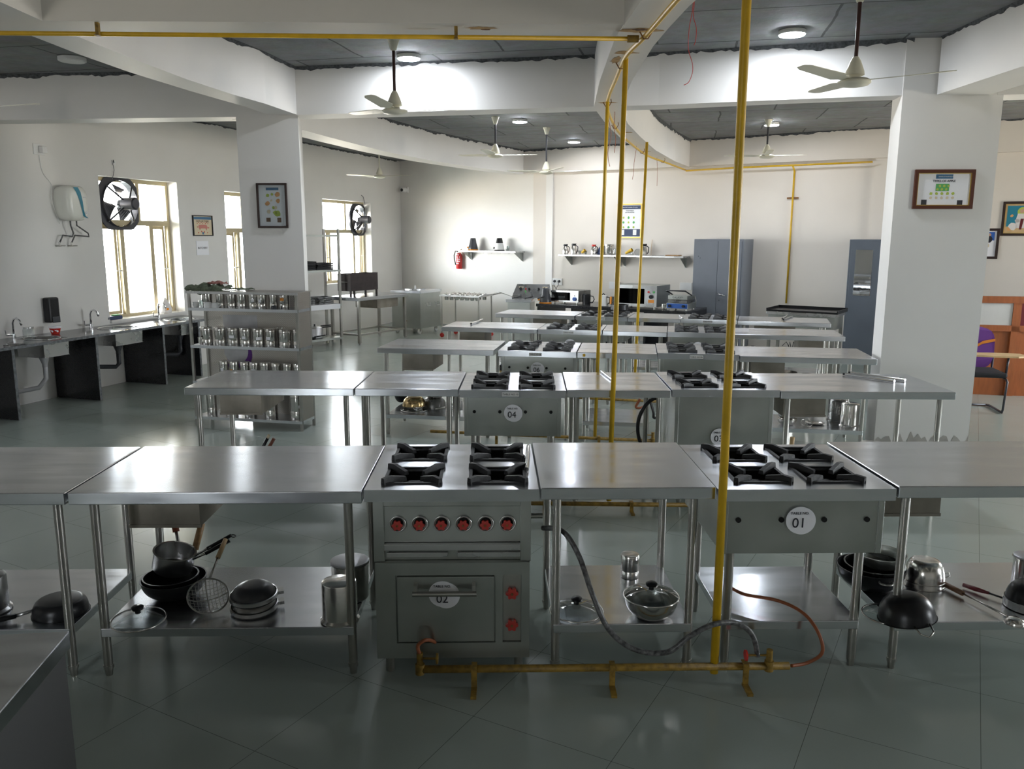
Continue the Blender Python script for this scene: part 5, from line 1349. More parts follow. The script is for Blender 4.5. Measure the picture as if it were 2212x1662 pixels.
pn = [(.03, .42, zf + .001), (fw_ + .27, .42, zf + .001), (fw_ + .23, .60, zf + .23), (.10, .60, zf + .23)]
b.poly(pn); b.poly([(.03, .42, zf + .001), (.10, .60, zf + .23), (.10, .62, zf + .23), (.03, .62, zf + .001)]); b.poly([(fw_ + .27, .42, zf + .001), (fw_ + .27, .62, zf + .001), (fw_ + .23, .62, zf + .23), (fw_ + .23, .60, zf + .23)][::-1]); b.poly([(.10, .60, zf + .23), (fw_ + .23, .60, zf + .23), (fw_ + .23, .62, zf + .23), (.10, .62, zf + .23)]); b.poly([(.03, .62, zf + .001), (fw_ + .27, .62, zf + .001), (fw_ + .23, .62, zf + .23), (.10, .62, zf + .23)][::-1])
b.build('control_panel', 'steel', r)
for k, (x, mt, R) in enumerate(((.18, 'pan_black', .024), (.27, 'red', .012), (.33, 'pan_black', .018), (.27, 'green', .012), (.50, 'pan_black', .018), (.60, 'pan_black', .024))):
    zz = .14 if k != 3 else .10; yy = .42 + .18 * zz / .23
    b = MB(); b.cyl((x, yy - .002, zf + zz), (x, yy - .035, zf + zz + .02), R, n=14); b.build('knob', mt, r)
for x in (.18, .60): b = MB(); b.poly([(x - .045, .512, zf + .09), (x + .045, .512, zf + .09), (x + .045, .575, zf + .185), (x - .045, .575, zf + .185)]); b.v = [(p[0], p[1] - .012, p[2]) for p in b.v]; b.build('knob_plate', 'beige', r)
for k in range(3): b = MB(); b.tube([(.10 + k * .22, .1, zf + .012), (.22 + k * .20, .3, zf + .03), (.20 + k * .2, .40, zf + .05)], .010, 6); b.build('rack_rod', 'iron', r)
wire('wire handle of a frying basket sticking out left of the fryer unit', [FY.pt(.10, .25, zf + .02), FY.pt(-.12, .2, zf + .10), FY.pt(-.14, .24, zf + .10), FY.pt(.08, .30, zf + .02)], .006, 'steel_leg', 'basket handle', 'basket_handle')

# ------------------------------------------------------------------ black appliance counter on the back wall
KZ = .73
pA = at(1158, 656, KZ); pB = at(1497, 670, KZ)
KC = Fr((pA.x, pA.y), BW.a); kw = KC.loc(pB)[0]
yw = -BW.loc(pA)[1] - .58
r = root('appliance_counter', 'black granite counter along the back wall carrying ovens and kettles', 'counter', KC.pt(0, 0), KC.a)
b = MB(); b.mat('granite_top'); b.box(.0, kw, 0, yw, KZ - .025, KZ); b.mat('granite'); b.box(0, kw, -.004, -.0005, KZ - .05, KZ - .003); b.build('worktop', 'granite', r)
for k in range(5):
    x = .0 + k * (kw - .04) / 4; b = MB(); b.box(x, x + .04, .04, yw, 0, KZ - .026); b.build('support_slab', 'granite', r)
def kpos(px, y): d = KC.hit(px, 640, y)[0]; return d
def oven(px0, px1, py0, py1, y, dpt, label, big):
    x0, z1 = KC.hit(px0, py0, y); x1, z0 = KC.hit(px1, py1, y); w = x1 - x0; z0 = KZ + .03; h = z1 - z0
    r = root('electric_oven', label, 'oven', KC.pt(x0, y, z0), KC.a, 'steel ovens on the black counter')
    b = MB(); b.box(0, w, .02, dpt, 0, h); b.build('casing', 'steel_dark' if not big else 'steel_body', r, bevel=.004)
    pw = w * .74
    b = MB(); f = .07 * w
    b.box(0, pw, 0, .0195, 0, h * .13); b.box(0, pw, 0, .0195, h * .84, h); b.box(0, f * .35, 0, .0195, h * .13, h * .84); b.box(pw - f * .5, pw, 0, .0195, h * .13, h * .84)
    dd = b.build('door', 'steel', r)
    b = MB(); b.box(f * .35, pw - f * .5, .006, .010, h * .13, h * .84); b.build('door_glass', 'oven_glass', dd)
    b = MB(); b.box(f * .35, pw - f * .5, .012, .0195, h * .13, h * .84); b.box(f * .5, pw - f * .7, .0108, .0118, h * .44, h * .47); b.build('cavity', 'pan_black', dd)
    b = MB(); b.box(pw + .001, w, 0, .0195, 0, h); p = b.build('control_panel', 'steel', r)
    cx = (pw + w) / 2
    b = MB(); b.cyl((cx, 0, h * (.48 if big else .30)), (cx, -.025, h * (.48 if big else .30)), .032, n=18); b.build('knob', 'pan_black' if big else 'blue', p)
    if big:
        for k, mt in ((-.045, 'red'), (.045, 'green')): b = MB(); b.cyl((cx + k, 0, h * .70), (cx + k, -.012, h * .70), .017, n=14); b.build('lamp', mt, p)
        b = MB(); b.box(cx - .05, cx + .05, -.003, 0, h * .20, h * .34); b.build('warning_label', 'orange', p)
    else:
        b = MB(); b.cyl((cx, 0, h * .58), (cx, -.01, h * .58), .008, n=10); b.build('lamp', 'pan_black', p)
    for (x, yy) in ((.05, .05), (w - .05, .05), (.05, dpt - .05), (w - .05, dpt - .05)): b = MB(); b.cyl((x, yy, -.03), (x, yy, -.0002), .018, n=12); b.build('foot', 'steel_leg', r)
    return x0, x1, z1
oven(1190, 1249, 627, 655, .25, .45, 'small steel oven with one blue knob at the left of the black counter', False)
oven(1331, 1418, 615, 654, .12, .55, 'large steel oven with red and green lamps on the black counter', True)
def mixer(fr, x, y, z, label, body, base, dark_top=False, s=1.0):
    r = lroot('mixer_grinder', label, 'mixer', fr, x, y, z, 'upturned mixer grinder bases')
    b = MB(); b.lathe([(0, 0), (.10*s, 0), (.105*s, .012*s), (.10*s, .022*s)], 24); b.build('base_ring', base, r)
    b = MB(); b.lathe([(.10*s, .022*s), (.098*s, .05*s), (.085*s, .10*s), (.078*s, .12*s), (.07*s, .15*s), (.055*s, .235*s), (.05*s, .245*s), (0, .247*s)] if not dark_top else [(.10*s, .022*s), (.085*s, .10*s), (.072*s, .155*s)], 24); b.build('motor_body', body, r)
    if dark_top: b = MB(); b.lathe([(.072*s, .155*s), (.056*s, .235*s), (.05*s, .248*s), (0, .25*s)], 24); b.build('coupler_cap', 'pan_black', r)
    b = MB(); b.cyl((-.09*s, -.03, .055*s), (-.12*s, -.045, .06*s), .018*s, n=12); b.build('speed_knob', 'pan_black' if dark_top else base, r)
    return r
xk = kpos(1177, .1); mixer(KC, xk, .12, KZ, 'dark grey mixer with orange base standing on the black counter left of the ovens', 'charcoal', 'orange', s=1.05)
xk = kpos(1264, .30); r = lroot('jug', 'black jug with a ring handle right of the small oven', 'jug', KC, xk, .35, KZ)
b = MB(); b.lathe([(0, 0), (.07, 0), (.072, .17), (.066, .175), (.06, .02), (0, .02)], 24); b.build('jug_body', 'pan_black', r)
b = MB(); b.tube([(.06, 0, .15), (.13, 0, .14), (.15, 0, .09), (.12, 0, .035), (.065, 0, .03)], .009, 8); b.build('handle', 'pan_black', r)
xk = kpos(1302, .12); r = lroot('kettle', 'white electric kettle behind the leftmost tall yellow pipe', 'kettle', KC, xk, .14, KZ)
b = MB(); b.lathe([(0, 0), (.085, 0), (.085, .03), (.075, .05), (.065, .17), (.06, .18), (0, .19)], 24); b.build('kettle_body', 'white_pl', r)
b = MB(); b.tube([(.06, 0, .16), (.12, 0, .15), (.12, 0, .06), (.08, 0, .04)], .01, 8); b.tube([(-.02, 0, .188), (0, 0, .215), (.03, 0, .195)], .01, 8); b.build('handle', 'pan_black', r)
xk = kpos(1323, .10); r = lroot('thermos', 'small steel blender jar with an orange band left of the large oven', 'jar', KC, xk, .16, KZ)
b = MB(); b.lathe([(0, 0), (.05, 0), (.052, .06), (.058, .17), (0, .172)], 20); b.build('jar_body', 'steel_dark', r)
b = MB(); b.box(-.045, -.012, -.066, -.058, .04, .17); b.build('grip', 'orange', r, bevel=.006)
xk = kpos(1430, .06); mug(KC, xk + .02, .10, KZ, .035, .09, 'small steel tumbler between the large oven and the sandwich grill', 'steel_pol', False, 'tumbler', 'cup')
xg, zg = KC.hit(1439, 640, .06)
r = root('sandwich_grill', 'sandwich grill with a blue control panel at the right end of the black counter', 'grill', KC.pt(xg, .08, KZ), KC.a)
b = MB(); b.box(0, .36, .0, .36, .03, .115); b.build('base', 'steel_body', r, bevel=.004); b = MB(); b.box(.01, .35, -.003, -.0002, .035, .11); fp = b.build('front_panel', 'blue', r)
for k in (.06, .29): b = MB(); b.cyl((k, -.003, .072), (k, -.03, .072), .022, n=14); b.build('knob', 'pan_black', fp)
b = MB(); b.box(.02, .34, .01, .34, .125, .165); b.build('lower_plate', 'steel_dark', r); b = MB(); b.box(.02, .34, .01, .34, .175, .235); up = b.build('upper_plate', 'steel_body', r); text('panel_text', 'GALAXY', .045, 'ink', up, (.18, .009, .205))
b = MB(); b.tube([(.02, .20, .235), (-.02, .02, .31), (.30, .02, .31), (.34, .20, .235)], .011, 8); b.build('lifting_handle', 'pan_black', r)
b = MB(); b.tube([(.34, .34, .03), (.38, .3, .15), (.37, .26, .22), (.34, .3, .20)], .006, 6); b.build('spring_arm', 'steel_leg', r)
for (x, y) in ((.03, .03), (.33, .03), (.03, .33), (.33, .33)): b = MB(); b.cyl((x, y, 0), (x, y, .0298), .014, n=10); b.build('foot', 'steel_leg', r)
for k, (px, y, w, h, lb) in enumerate(((1340, .02, .22, .0, 'black rubber mat and cord bundle in front of the large oven'),)):
    o = MB().box(-.16, .16, -.05, .05, 0, .012).build('rubber_mat', 'pan_black'); o.location = KC.pt(kpos(1318, .06), .05, KZ); o.rotation_euler = (0, 0, KC.a); tag(o, 'black rubber mat in front of the kettle on the black counter', 'mat')

# ------------------------------------------------------------------ wall shelves
def wall_shelf(fr, x0, x1, z, label, br):
    r = lroot('wall_shelf', label, 'shelf', fr, x0, 0, z, 'steel shelves fixed to the back wall')
    w = x1 - x0
    b = MB(); b.box(0, w, -.30, -.002, -.03, 0); b.build('shelf_board', 'steel', r, bevel=.002)
    for x in br:
        b = MB()
        for s_ in (0, 1):
            xx = x + s_ * .006; p = [(xx, -.28, -.0305), (xx, -.003, -.0305), (xx, -.003, -.21)]; b.poly(p if s_ else p[::-1])
        b.poly([(x, -.28, -.0305), (x, -.003, -.21), (x + .006, -.003, -.21), (x + .006, -.28, -.0305)]); b.box(x - .012, x + .018, -.012, -.003, -.21, -.031); b.build('shelf_bracket', 'steel_body', r)
    for k in range(6): b = MB(); xx = .2 + k * (w - .4) / 5; b.tube([(xx, -.25, -.03), (xx, -.25, -.05), (xx, -.265, -.055)], .003, 5); b.build('hook', 'steel_leg', r)
    return r
SLx0, SLz = BL.hit(990, 541, -.3); SLx1 = BL.hit(1113, 545, -.3)[0]
wall_shelf(BL, SLx0, SLx1, SLz, 'shorter steel wall shelf with two mixers, beside the fire extinguisher', (.10, SLx1 - SLx0 - .06))
SRx0, SRz = BW.hit(1206, 548, -.3); SRx1, _z = BW.hit(1476, 556, -.3); SRz = (SRz + _z) / 2
wall_shelf(BW, SRx0, SRx1, SRz, 'longer steel wall shelf crowded with pitchers and jars under the vegetable poster', (.12, (SRx1 - SRx0) * .46, (SRx1 - SRx0) * .50, SRx1 - SRx0 - .07))
def sx_(fr, px, y=-.17): return fr.hit(px, 535, y)[0]
mixer(BL, sx_(BL, 1022), -.17, SLz, 'dark grey upturned mixer with orange base on the shorter wall shelf', 'charcoal', 'orange')
mixer(BL, sx_(BL, 1079), -.17, SLz, 'white mixer with black cap on the shorter wall shelf', 'white_pl', 'pan_black', True)
mug(BL, sx_(BL, 1096), -.17, SLz, .042, .10, 'clear glass jar with dark bottom right of the white mixer', 'clear', False, 'glass_jar', 'jar')
wire('black plug cord hanging below the shorter wall shelf', [BL.pt(sx_(BL, 1023), -.30, SLz + .02), BL.pt(sx_(BL, 1023), -.315, SLz - .02), BL.pt(sx_(BL, 1022), -.31, SLz - .12)], .006, 'pan_black', 'cable', 'plug_cord')
xa, xb = sx_(BL, 1028), sx_(BL, 1062); wire('thin white cable looping far below the shorter wall shelf', [BL.pt(xa, -.306, SLz), BL.pt(xa + .01, -.306, SLz - .15), BL.pt((xa + xb) / 2, -.306, SLz - .40), BL.pt(xb - .01, -.306, SLz - .15), BL.pt(xb, -.306, SLz)], .003, 'alu', 'cable', 'power_cable')
def pitcher(x, label, cap='pan_black', s=1.0, y=-.16):
    r = lroot('pitcher', label, 'jug', BW, x, y, SRz, 'steel insulated pitchers on the wall shelf')
    b = MB(); b.lathe([(0, 0), (.052*s, 0), (.055*s, .02*s), (.052*s, .09*s), (.036*s, .14*s), (.034*s, .15*s)], 22); b.build('pitcher_body', 'steel_pol', r)
    b = MB(); b.lathe([(.036*s, .15*s), (.04*s, .155*s), (.038*s, .18*s), (0, .185*s)], 22); b.box(-.03*s, .045*s, -.008, .008, .17*s, .185*s); b.build('cap', cap, r)
    b = MB(); b.tube([(.03*s, 0, .16*s), (.08*s, 0, .13*s), (.075*s, 0, .05*s), (.052*s, 0, .03*s)], .008*s, 6); b.build('handle', cap if cap != 'red' else 'pan_black', r)
pitcher(sx_(BW, 1221), 'leftmost steel pitcher with black cap on the longer wall shelf')
pitcher(sx_(BW, 1239), 'second steel pitcher from the left with black cap on the longer wall shelf', s=1.07)
pitcher(sx_(BW, 1282), 'steel pitcher with a red cap on the longer wall shelf', 'red')
pitcher(sx_(BW, 1391), 'steel pitcher with black cap right of the three vertical pipes', s=1.1)
def bowlish(name, cat, label, x, y, R, H, mat, prof=None):
    r = lroot(name, label, cat, BW, x, y, SRz)
    b = MB(); b.lathe(prof or [(0, 0), (R * .6, 0), (R * .75, H * .4), (R, H), (R * .94, H), (R * .7, H * .4), (0, .006)], 22); b.build(name + '_body', mat, r); return r
r = bowlish('cooking_pot', 'pot', 'deep steel pot with flared rim on the longer wall shelf', sx_(BW, 1315), -.16, .085, .19, 'steel_pol', [(0, .0), (.06, 0), (.065, .01), (.072, .15), (.088, .16), (.09, .19), (.084, .19), (.068, .15), (.058, .01), (0, .01)])
bowlish('beaker', 'jug', 'steel beaker partly behind the leftmost yellow pipe on the wall shelf', sx_(BW, 1300), -.14, .05, .16, 'steel_pol', [(0, 0), (.042, 0), (.045, .15), (.05, .16), (.044, .16), (.038, .02), (0, .02)])
bowlish('glass_beaker', 'glass', 'clear glass beaker right of the deep pot on the wall shelf', sx_(BW, 1329), -.16, .045, .12, 'clear', [(0, .004), (.045, .004), (.05, .03), (.035, .10), (.038, .115)])
bowlish('wine_glass', 'glass', 'small clear glass left of the red capped pitcher', sx_(BW, 1267), -.2, .03, .07, 'clear')
bowlish('wine_glass', 'glass', 'clear glass behind the yellow cup on the wall shelf', sx_(BW, 1250), -.12, .035, .07, 'clear')
r = bowlish('yellow_cup', 'cup', 'yellow cup lying on its side left of the red capped pitcher', sx_(BW, 1257), -.17, .035, .08, 'yellow'); r.rotation_euler = (0, 1.0, BW.a); r.location.z = SRz + .035
r = bowlish('yellow_cup', 'cup', 'yellow bent scoop lying right of the middle yellow pipe', sx_(BW, 1352), -.17, .035, .14, 'yellow'); r.rotation_euler = (0, 1.1, BW.a); r.location.z = SRz + .035
bowlish('glass_bowl', 'bowl', 'clear glass bowl right of the yellow scoop on the wall shelf', sx_(BW, 1362), -.16, .055, .07, 'clear', [(.06, 0), (.055, .04), (.03, .07), (0, .072)])
r = lroot('glass_plate', 'clear round glass plate leaning on the wall shelf behind the thinnest pipe', 'plate', BW, sx_(BW, 1374), -.10, SRz + .06, None)
b = MB(); b.ring((0, 0, 0), .06, .006, 24, 6, M=Matrix.Rotation(radians(70), 4, 'X')); b.build('rim', 'alu', r); b = MB(); b.disc((0, 0, 0), .06, M=Matrix.Rotation(radians(70), 4, 'X')); b.build('pane', 'clear', r)
r = lroot('dark_bag', 'dark blue bundle behind the red capped pitcher on the wall shelf', 'bag', BW, sx_(BW, 1293), -.07, SRz); b = MB(); b.lathe([(0, 0), (.07, 0), (.08, .04), (.05, .11), (.02, .15), (0, .16)], 12); b.build('bag_body', 'navy', r)
r = lroot('chopping_board', 'brown wooden board lying at the right end of the longer wall shelf', 'board', BW, sx_(BW, 1455), -.16, SRz); b = MB(); b.box(-.12, .12, -.08, .08, 0, .018); b.build('board_slab', 'wood', r, bevel=.004)
r = lroot('metal_lid', 'flat steel lid on the right part of the longer wall shelf', 'lid', BW, sx_(BW, 1425), -.16, SRz); b = MB(); b.lathe([(0, .012), (.06, .010), (.09, 0), (.088, 0)], 24); b.build('lid_disc', 'steel', r)
r = lroot('stir_stick', 'thin pale stick standing upright against the wall behind the right pitcher', 'stick', BW, sx_(BW, 1399), -.02, SRz); b = MB(); b.cyl((0, 0, 0), (.01, .01, .28), .004, n=6); b.build('stick_rod', 'wood_light', r)

# fire extinguisher
x, z0e = BL.hit(993, 581, -.08); z1e = BL.hit(990, 546, -.08)[1]
r = lroot('fire_extinguisher', 'red fire extinguisher with white print hanging left of the shorter shelf', 'extinguisher', BL, BL.hit(992, 560, -.08)[0], -.08, z0e)
H = z1e - z0e; b = MB(); b.lathe([(0, 0), (.06, 0), (.065, .015), (.065, H - .08), (.05, H - .03), (.025, H), (0, H)], 24); b.build('cylinder', 'ext_red', r)
b = MB(); b.cyl((0, 0, H), (0, 0, H + .03), .02, n=12); b.tube([(0, 0, H + .03), (.09, -.02, H + .07)], .008, 6); b.tube([(-.01, 0, H + .03), (.10, -.02, H + .03)], .007, 6); b.build('valve', 'brass', r)
b = MB(); b.tube([(-.01, -.02, H + .02), (-.08, -.03, H + .03), (-.12, -.03, H - .06), (-.11, -.03, H * .55), (-.075, -.03, .08)], .011, 8); b.build('hose', 'hose_black', r)
b = MB()
for i in range(6):
    for j in range(5):
        if (i * 3 + j) % 4: a0 = -2.4 + j * .38; q = .0657; z = .10 + i * .045; b.poly([(q*cos(a0), q*sin(a0), z), (q*cos(a0+.25), q*sin(a0+.25), z), (q*cos(a0+.25), q*sin(a0+.25), z + .022), (q*cos(a0), q*sin(a0), z + .022)])
b.build('print', 'paper', r)
b = MB(); b.box(-.01, .01, .065, .078, H * .6, H * .6 + .05); b.build('wall_hook', 'steel_leg', r)

# ------------------------------------------------------------------ cupboards
def almirah(x0, w, H, d, label, mat, y=-.005, handle=True, mirror=False, rz=0):
    r = lroot('steel_cupboard', label, 'cupboard', BW, x0, y, 0, 'grey steel cupboards at the back wall', rz)
    b = MB(); b.box(0, w, -d, 0, .06, H); b.build('carcass', mat, r, bevel=.006)
    b = MB(); b.box(.01, w - .01, -d + .02, -.02, 0, .06); b.build('plinth', mat, r)
    for k in range(2 if not mirror else 1):
        a0 = .03 + k * (w / 2 - .025); a1 = (w / 2 - .003 if k == 0 else w - .03) if not mirror else w - .03
        if k == 1: a0 = w / 2 + .003
        b = MB(); b.box(a0, a1, -d - .012, -d - .0005, .10, H - .03); dr = b.build('door', mat, r, bevel=.003)
        if k == 0 and not mirror:
            for q in (.0, .03): b = MB(); b.cyl((a0 + .06 + q, -d - .013, H - .28 - q), (a0 + .06 + q, -d - .0125, H - .28 - q), .006, n=8); b.build('vent_hole', 'hole', dr)
        if k == 1:
            b = MB(); b.cyl((a0 + .05, -d - .012, H * .52), (a0 + .05, -d - .05, H * .52), .012, n=12); b.tube([(a0 + .05, -d - .045, H * .52), (a0 + .16, -d - .05, H * .50)], .010, 8); b.build('handle', 'chrome', dr)
            b = MB(); b.cyl((a0 + .05, -d - .013, H * .46), (a0 + .05, -d - .0125, H * .46), .007, n=8); b.build('keyhole', 'hole', dr)
        if mirror:
            b = MB(); b.box(.10, .34, -d - .017, -d - .0125, 1.02, 1.70); b.build('mirror', 'mirror', dr, bevel=.02)
    return r
ax0 = BW.hit(1500, 517, -.5)[0]; ax1 = BW.hit(1608, 517, -.5)[0]
almirah(ax0, ax1 - ax0, 1.845, .50, 'grey two door steel cupboard with a chrome lever handle, left of the wall pipe', 'almirah')
bx0_ = BW.hit(1836, 517, -.58)[0]
almirah(bx0_, .80, 1.85, .50, 'blue grey steel cupboard with a tall mirror, beside the right pillar', 'almirah2', y=-.08, mirror=True)

# ------------------------------------------------------------------ griddle
GZ = .86; pA = at(1655, 672, GZ); pB = at(1806, 680, GZ)
GR = Fr((pA.x, pA.y), atan2(pB.y - pA.y, pB.x - pA.x)); gw = (pB - pA).length
r = root('flat_griddle', 'steel flat griddle with black cooking plate behind the farthest row, right side', 'griddle', GR.pt(0, 0), GR.a)
b = MB(); b.box(0, gw, 0, .55, GZ - .045, GZ); b.build('top_frame', 'steel', r, bevel=.004)
b = MB(); b.box(.0, gw + .02, .0, .58, GZ + .0005, GZ + .012); b.box(0, gw + .02, .56, .58, GZ + .012, GZ + .05); b.box(0, .012, .0, .56, GZ + .012, GZ + .045); b.box(gw + .008, gw + .02, 0, .56, GZ + .012, GZ + .045); b.box(.012, gw + .008, 0, .01, GZ + .012, GZ + .025)
b.build('cooking_plate', 'pan_black', r)
b = MB(); b.box(.02, gw - .02, .04, .52, GZ - .22, GZ - .0455); b.build('burner_housing', 'steel_body', r, bevel=.003)
for (x, y) in ((.04, .06), (gw - .04, .06), (.04, .50), (gw - .04, .50)): b = MB(); b.box(x - .02, x + .02, y - .02, y + .02, 0, GZ - .22); b.build('leg', 'steel_leg', r)
# ------------------------------------------------------------------ neighbouring room seen past the right pillar
p1 = at(2104, 853, 0); p2 = at(2212, 857, 0); PN = Fr((p1.x, p1.y), atan2(p2.y - p1.y, p2.x - p1.x))
PH = PN.hit(2150, 642, 0)[1]
xl = -.30
def pz(py): return PN.hit(2160, py, 0)[1]
r = root('wood_partition', 'reddish wooden half height partition with a pale marble panel past the right pillar', 'partition', PN.pt(xl, 0), PN.a)
L = 3.4; hx0 = PN.hit(2050, 680)[0] - xl; hx1 = PN.hit(2188, 680)[0] - xl
b = MB(); b.box(0, L, .03, .08, 0, PH); b.build('board', 'wood_panel', r)
b = MB(); b.box(0, L, -.01, .0295, pz(655), PH + .01); b.build('top_rail', 'wood_panel', r)
b = MB(); b.box(0, L, -.0, .0295, pz(716), pz(703)); b.build('middle_rail', 'wood_panel', r)
b = MB(); b.box(hx1, hx1 + .09, -.0, .0295, 0, pz(655)); b.build('upright', 'wood_panel', r)
b = MB(); b.box(0, hx1 - .001, .012, .0295, pz(703), pz(655)); b.build('marble_panel', 'marble', r)
b = MB(); b.box(hx1 + .091, hx1 + .7, .012, .0295, pz(703), pz(655)); b.build('red_panel', 'maroon', r)
# study chair with writing tablet
cpos = at(2150, 889, 0); CF = Fr((cpos.x, cpos.y), radians(-12))
r = root('tablet_chair', 'purple backed chair with an orange stripe and a wooden writing tablet', 'chair', CF.pt(-.22, 0), CF.a)
N = 24; b = MB(); pts = []
for i in range(N):
    a = 2*pi*i/N; c_, s_ = cos(a), sin(a); pts.append((.235 * (abs(c_) ** .6) * (1 if c_ > 0 else -1), .24 * (abs(s_) ** .6) * (1 if s_ > 0 else -1)))
fr_ = [(x, .30 + .03 * (x / .235) ** 2 * -1, .66 + z) for x, z in pts]; bk = [(x, y + .05, z) for x, y, z in fr_]
b.poly([(x, y, z) for x, y, z in fr_][::1]); b.poly([(x, y, z) for x, y, z in bk][::-1])
for i in range(N): j = (i+1) % N; b.poly([fr_[j], fr_[i], bk[i], bk[j]])
br_ = b.build('backrest', 'purple', r)
b = MB(); sp = [(-.235, .54), (-.12, .58), (0, .64), (.10, .71), (.232, .745)]
for i in range(len(sp) - 1): (x0, z0), (x1, z1) = sp[i], sp[i+1]; b.poly([(x0, .262, z0), (x1, .262, z1), (x1, .262, z1 + .03), (x0, .262, z0 + .035)])
b.build('orange_stripe', 'orange_strip', br_)
b = MB(); b.box(-.23, .25, -.17, .29, .395, .45); b.build('seat', 'fabric_black', r, bevel=.02)
for s_ in (-1, 1):
    x = s_ * .24; b = MB(); b.tube([(x, .30, .62), (x, .31, .42), (x, .20, .39), (x, -.15, .385), (x, -.19, .36), (x, -.17, .2), (x, -.15, .05), (x, -.13, .015), (x, .25, .015), (x * .9, .29, .015)], .0125, 8); b.build('side_frame', 'fan_grey', r)
b = MB(); b.tube([(-.21, .29, .015), (.21, .29, .015)], .0125, 8); b.build('cross_bar', 'fan_grey', r)
b = MB(); b.prism([(-.25, -.22), (.30, -.26), (.42, -.20), (.40, -.0), (.10, .02), (-.26, -.02)], .63, .648); b.build('writing_tablet', 'wood_light', r); b = MB(); b.tube([(.25, -.1, .40), (.26, -.1, .63)], .012, 8); b.build('tablet_post', 'fan_grey', r)

# ------------------------------------------------------------------ cookware
def ck(name, label, cat, px, py, z, rz=0.0, tilt=(0, 0), group=None, lift=0.0):
    p = at(px, py, z)
    r = root(name, label, cat, (p.x, p.y, z + lift), 0, group)
    r.rotation_euler = (tilt[0], tilt[1], rz); return r
def bowl_prof(R, H, rb, t=.003, n=6):
    o = [(0, 0), (rb, 0)]
    for i in range(1, n + 1):
        a = pi / 2 * i / n; o.append((rb + (R - rb) * sin(a), H * (1 - cos(a))))
    inn = [(x - t, z + (t if z < H * .9 else 0)) for x, z in o[:0:-1]]
    return o + [(R + .004, H), (R + .004, H + .003), (R - t, H + .003)] + inn[1:] + [(0, t)]
def flip(prof, H): return [(r, H - z) for r, z in prof]
def pot_prof(R, H, t=.003, rim=.006): return [(0, 0), (R * .95, 0), (R, .008), (R, H), (R + rim, H), (R + rim, H + .003), (R - t, H + .003), (R - t, .01), (R * .93, t), (0, t)]
def glass_lid(px, py, z, R, label, tilt=(0, 0), lift=0.0, rz=0):
    r = ck('glass_lid', label, 'lid', px, py, z, rz, tilt, None, lift)
    b = MB(); b.lathe([(R, .004), (R * .85, .014), (R * .6, .026), (R * .3, .034), (0, .037)], 36); b.build('glass', 'lid_glass', r)
    b = MB(); b.ring((0, 0, .004), R, .004, 40, 6); b.build('steel_rim', 'steel_pol', r)
    b = MB(); b.lathe([(.012, .034), (.012, .046), (.024, .052), (.026, .062), (.018, .068), (0, .069)], 20); b.build('knob', 'pan_black', r)
    return r
S1 = .226
glass_lid(300, 1346, S1, .112, 'round glass lid with black knob, front left of the shelf left of range 02', rz=.3, tilt=(.05, 0), lift=.012)
glass_lid(1245, 1322, S1, .120, 'flat glass lid with black knob, at the front left of the middle shelf', lift=.002)
# black pans nested with a steel saucepan
r = ck('wok', 'large black wok at the bottom of the pile holding a saucepan', 'wok', 378, 1285, S1); b = MB(); b.lathe(bowl_prof(.145, .085, .06), 32); b.build('wok_body', 'pan_black', r)
b = MB(); b.tube([(-.02, .14, .07), (-.06, .22, .17), (-.075, .24, .22)], .008, 8); b.build('tang', 'steel_leg', r); b = MB(); b.tube([(-.075, .24, .22), (-.10, .27, .31), (-.105, .27, .37)], .016, 10); b.build('handle', 'wood_red', r)
r = ck('frying_pan', 'black frying pan nested inside the large wok under the saucepan', 'pan', 372, 1285, S1, lift=.012); b = MB(); b.lathe(bowl_prof(.122, .082, .052), 32); b.build('pan_body', 'pan_black', r)
b = MB(); b.tube([(.04, .12, .08), (.05, .18, .14)], .007, 8); b.build('tang', 'steel_leg', r); b = MB(); b.tube([(.05, .18, .14), (.075, .22, .26)], .016, 10); b.build('handle', 'wood', r)
r = ck('saucepan', 'brushed steel saucepan tilted on top of the black pans with its two-bar handle raised', 'pan', 376, 1275, S1, rz=.1, tilt=(.10, .22), lift=.108); b = MB(); b.lathe(pot_prof(.092, .09), 32); b.build('pan_body', 'steel', r)
b = MB(); b.tube([(.08, 0, .075), (.15, .02, .13), (.23, .05, .19)], .006, 6); b.tube([(.08, -.02, .07), (.15, .0, .115), (.23, .03, .175)], .006, 6); b.build('handle_bars', 'steel', r)
b = MB(); b.tube([(.14, -.005, .108), (.235, .03, .178)], .009, 8); b.tube([(.14, .02, .122), (.235, .052, .196)], .009, 8); b.ring((.245, .045, .197), .012, .003, 14, 5); b.build('handle_grip', 'pan_black', r)
# wire spider
r = ck('wire_strainer', 'round wire mesh strainer leaning on its side right of the black pans', 'strainer', 452, 1318, S1, rz=.5, tilt=(radians(38), 0), lift=.066)
b = MB(); b.ring((0, 0, 0), .088, .004, 36, 6); b.tube([(-.088, 0, 0), (-.05, 0, -.03), (0, 0, -.042), (.05, 0, -.03), (.088, 0, 0)], .003, 6); b.tube([(0, -.088, 0), (0, -.05, -.03), (0, 0, -.042), (0, .05, -.03), (0, .088, 0)], .003, 6); b.build('rim', 'steel_leg', r)
b = MB()
for k in range(-5, 6):
    c = k * .0155; L = sqrt(max(.088**2 - c*c, 0)); pts = []
    for i in range(7): t = -1 + i / 3; x = L * t; pts.append((x, c, -.040 * (1 - (x*x + c*c) / .088**2)))
    b.tube(pts, .0010, 4); b.tube([(p[1], p[0], p[2]) for p in pts], .0010, 4)
b.build('mesh', 'steel_leg', r)
